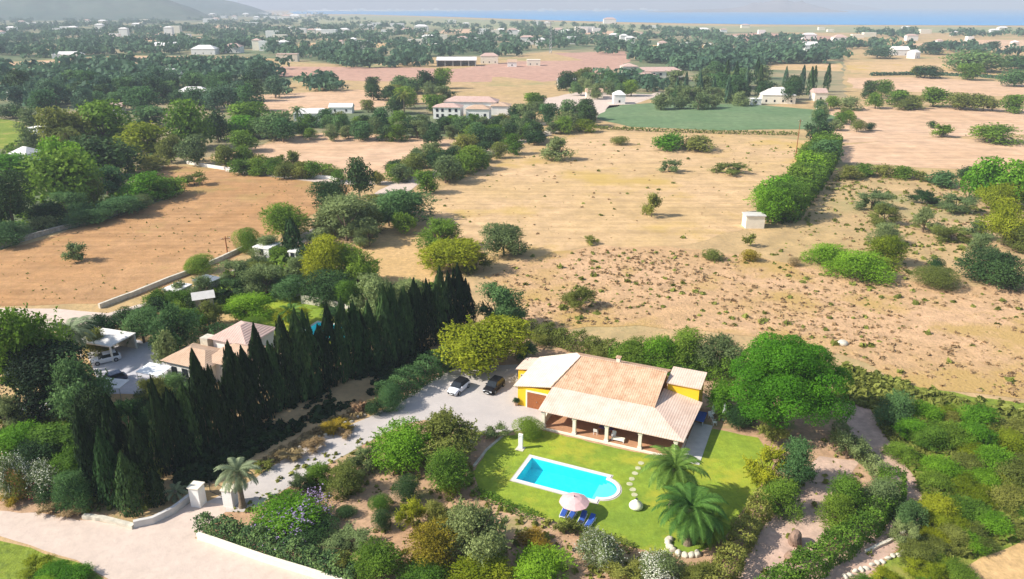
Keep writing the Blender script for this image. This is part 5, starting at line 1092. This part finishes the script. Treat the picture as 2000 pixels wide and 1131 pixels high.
woods('distant_woodland', 'far blue-green woodland covering the plain up to the hills and coast', [
 ([(-100,60),(500,60),(500,105),(240,108),(0,120),(-100,125)], 1050, 18, 34),
 ([(-100,34),(560,34),(560,62),(-100,62)], 1100, 12, 22),
 ([(-100,26),(640,27),(640,36),(-100,36)], 600, 8, 16),
 ([(0,140),(240,130),(440,130),(560,135),(560,160),(300,165),(0,165)], 260, 26, 42),
 ([(500,60),(1000,66),(1080,60),(1400,72),(1650,82),(1650,118),(1240,112),(1080,98),(1000,112),(840,112),(700,130),(560,112),(500,105)], 1250, 14, 30),
 ([(560,34),(900,44),(1080,52),(1400,62),(1400,72),(1080,66),(560,62)], 700, 10, 18),
 ([(1200,112),(1500,118),(1650,118),(1650,124),(1480,128),(1480,145),(1320,140),(1240,120)], 330, 20, 34),
 ([(1640,85),(1900,96),(2100,104),(2100,112),(1880,110),(1650,100)], 160, 14, 30),
 ([(1650,64),(1950,68),(2100,66),(2100,72),(1750,76)], 160, 10, 20),
 ([(0,165),(300,165),(300,205),(0,215)], 120, 30, 46),
 ([(1160,150),(1320,170),(1290,185),(1180,180)], 50, 22, 34),
 ([(540,165),(700,165),(700,180),(520,188)], 50, 22, 34),
 ([(640,120),(840,118),(840,132),(650,134)], 70, 20, 34)], 5)

# ------------------------------------------------------------------ rocks and stones
def rock(label, p, s, seed, name='boulder', mat='rock', group=None, cat='rock'):
    bm = bmesh.new(); bmesh.ops.create_icosphere(bm, subdivisions=3, radius=1); r = np.random.RandomState(seed); k = r.randn(5, 3)*1.6
    for v in bm.verts:
        n_ = sum(math.sin(v.co.dot(Vector(q))*1.3+i) for i, q in enumerate(k))*.07; n_ += .035*math.sin(v.co.x*9+seed)*math.sin(v.co.y*8)*math.sin(v.co.z*10+1); v.co *= 1+n_; v.co.z = max(v.co.z, -.35)
    me = bpy.data.meshes.new(name); bm.to_mesh(me); bm.free()
    o = link(name, me, M[mat], None, (p[0], p[1], s[2]*.3), seed, s); tag(o, label, cat, group); return o
rock('large brown boulder standing on the pink garden path', G(1552,1062), (.85,.7,1.3), 1)
rock('smaller brown boulder in front of the large one', G(1545,1092), (.6,.5,.7), 2)
rock('pale rock on the rough pasture above the big pine', G(1645,672), (.9,.7,.5), 3, mat='stone')
for i in range(8):
    a = R(150+i*21); p = G(1340,1065); rock('pale stone in the ring around the front date palm', (p.x+1.75*math.cos(a), p.y+1.55*math.sin(a)), (.42,.34,.34), 10+i, 'ring_stone', 'stone', 'stones ringing the front palm', 'stone')
for i in range(12):
    f = i/11; rock('small pinkish-white stone in the crooked row beside the lane', G(1650+115*f, 1127-48*f+2*math.sin(i*2)), (.3,.24,.24), 30+i, 'edging_stone', 'stone', 'stones beside the lane', 'stone')
for i in range(16):
    f = i/15; rock('pale edging stone along the driveway bank', G(522+190*f, 905-95*f+2*math.sin(i*3)), (.28,.22,.2), 60+i, 'edging_stone', 'stone', 'edging stones along the driveway bank', 'stone')
wall_line('stone_edging', sub([(1690,1080),(1730,1062),(1768,1040)], 4, 1.2, 13), .3, .3, M['stone'], 'short pale stone edging at the bend of the lane')

# ------------------------------------------------------------------ haze
m = bpy.data.materials.new('haze'); m.use_nodes = True; t = m.node_tree; t.nodes.remove(t.nodes['Principled BSDF'])
pv = N(t, 'ShaderNodeVolumePrincipled'); pv.inputs['Color'].default_value = (.78,.87,1,1); pv.inputs['Density'].default_value = .0002; pv.inputs['Anisotropy'].default_value = 0
t.links.new(pv.outputs[0], t.nodes['Material Output'].inputs['Volume'])
hz = MB().box(-15950,15950,-190,18900,-2.6,900).build('haze', m); tag(hz, kind='stuff')
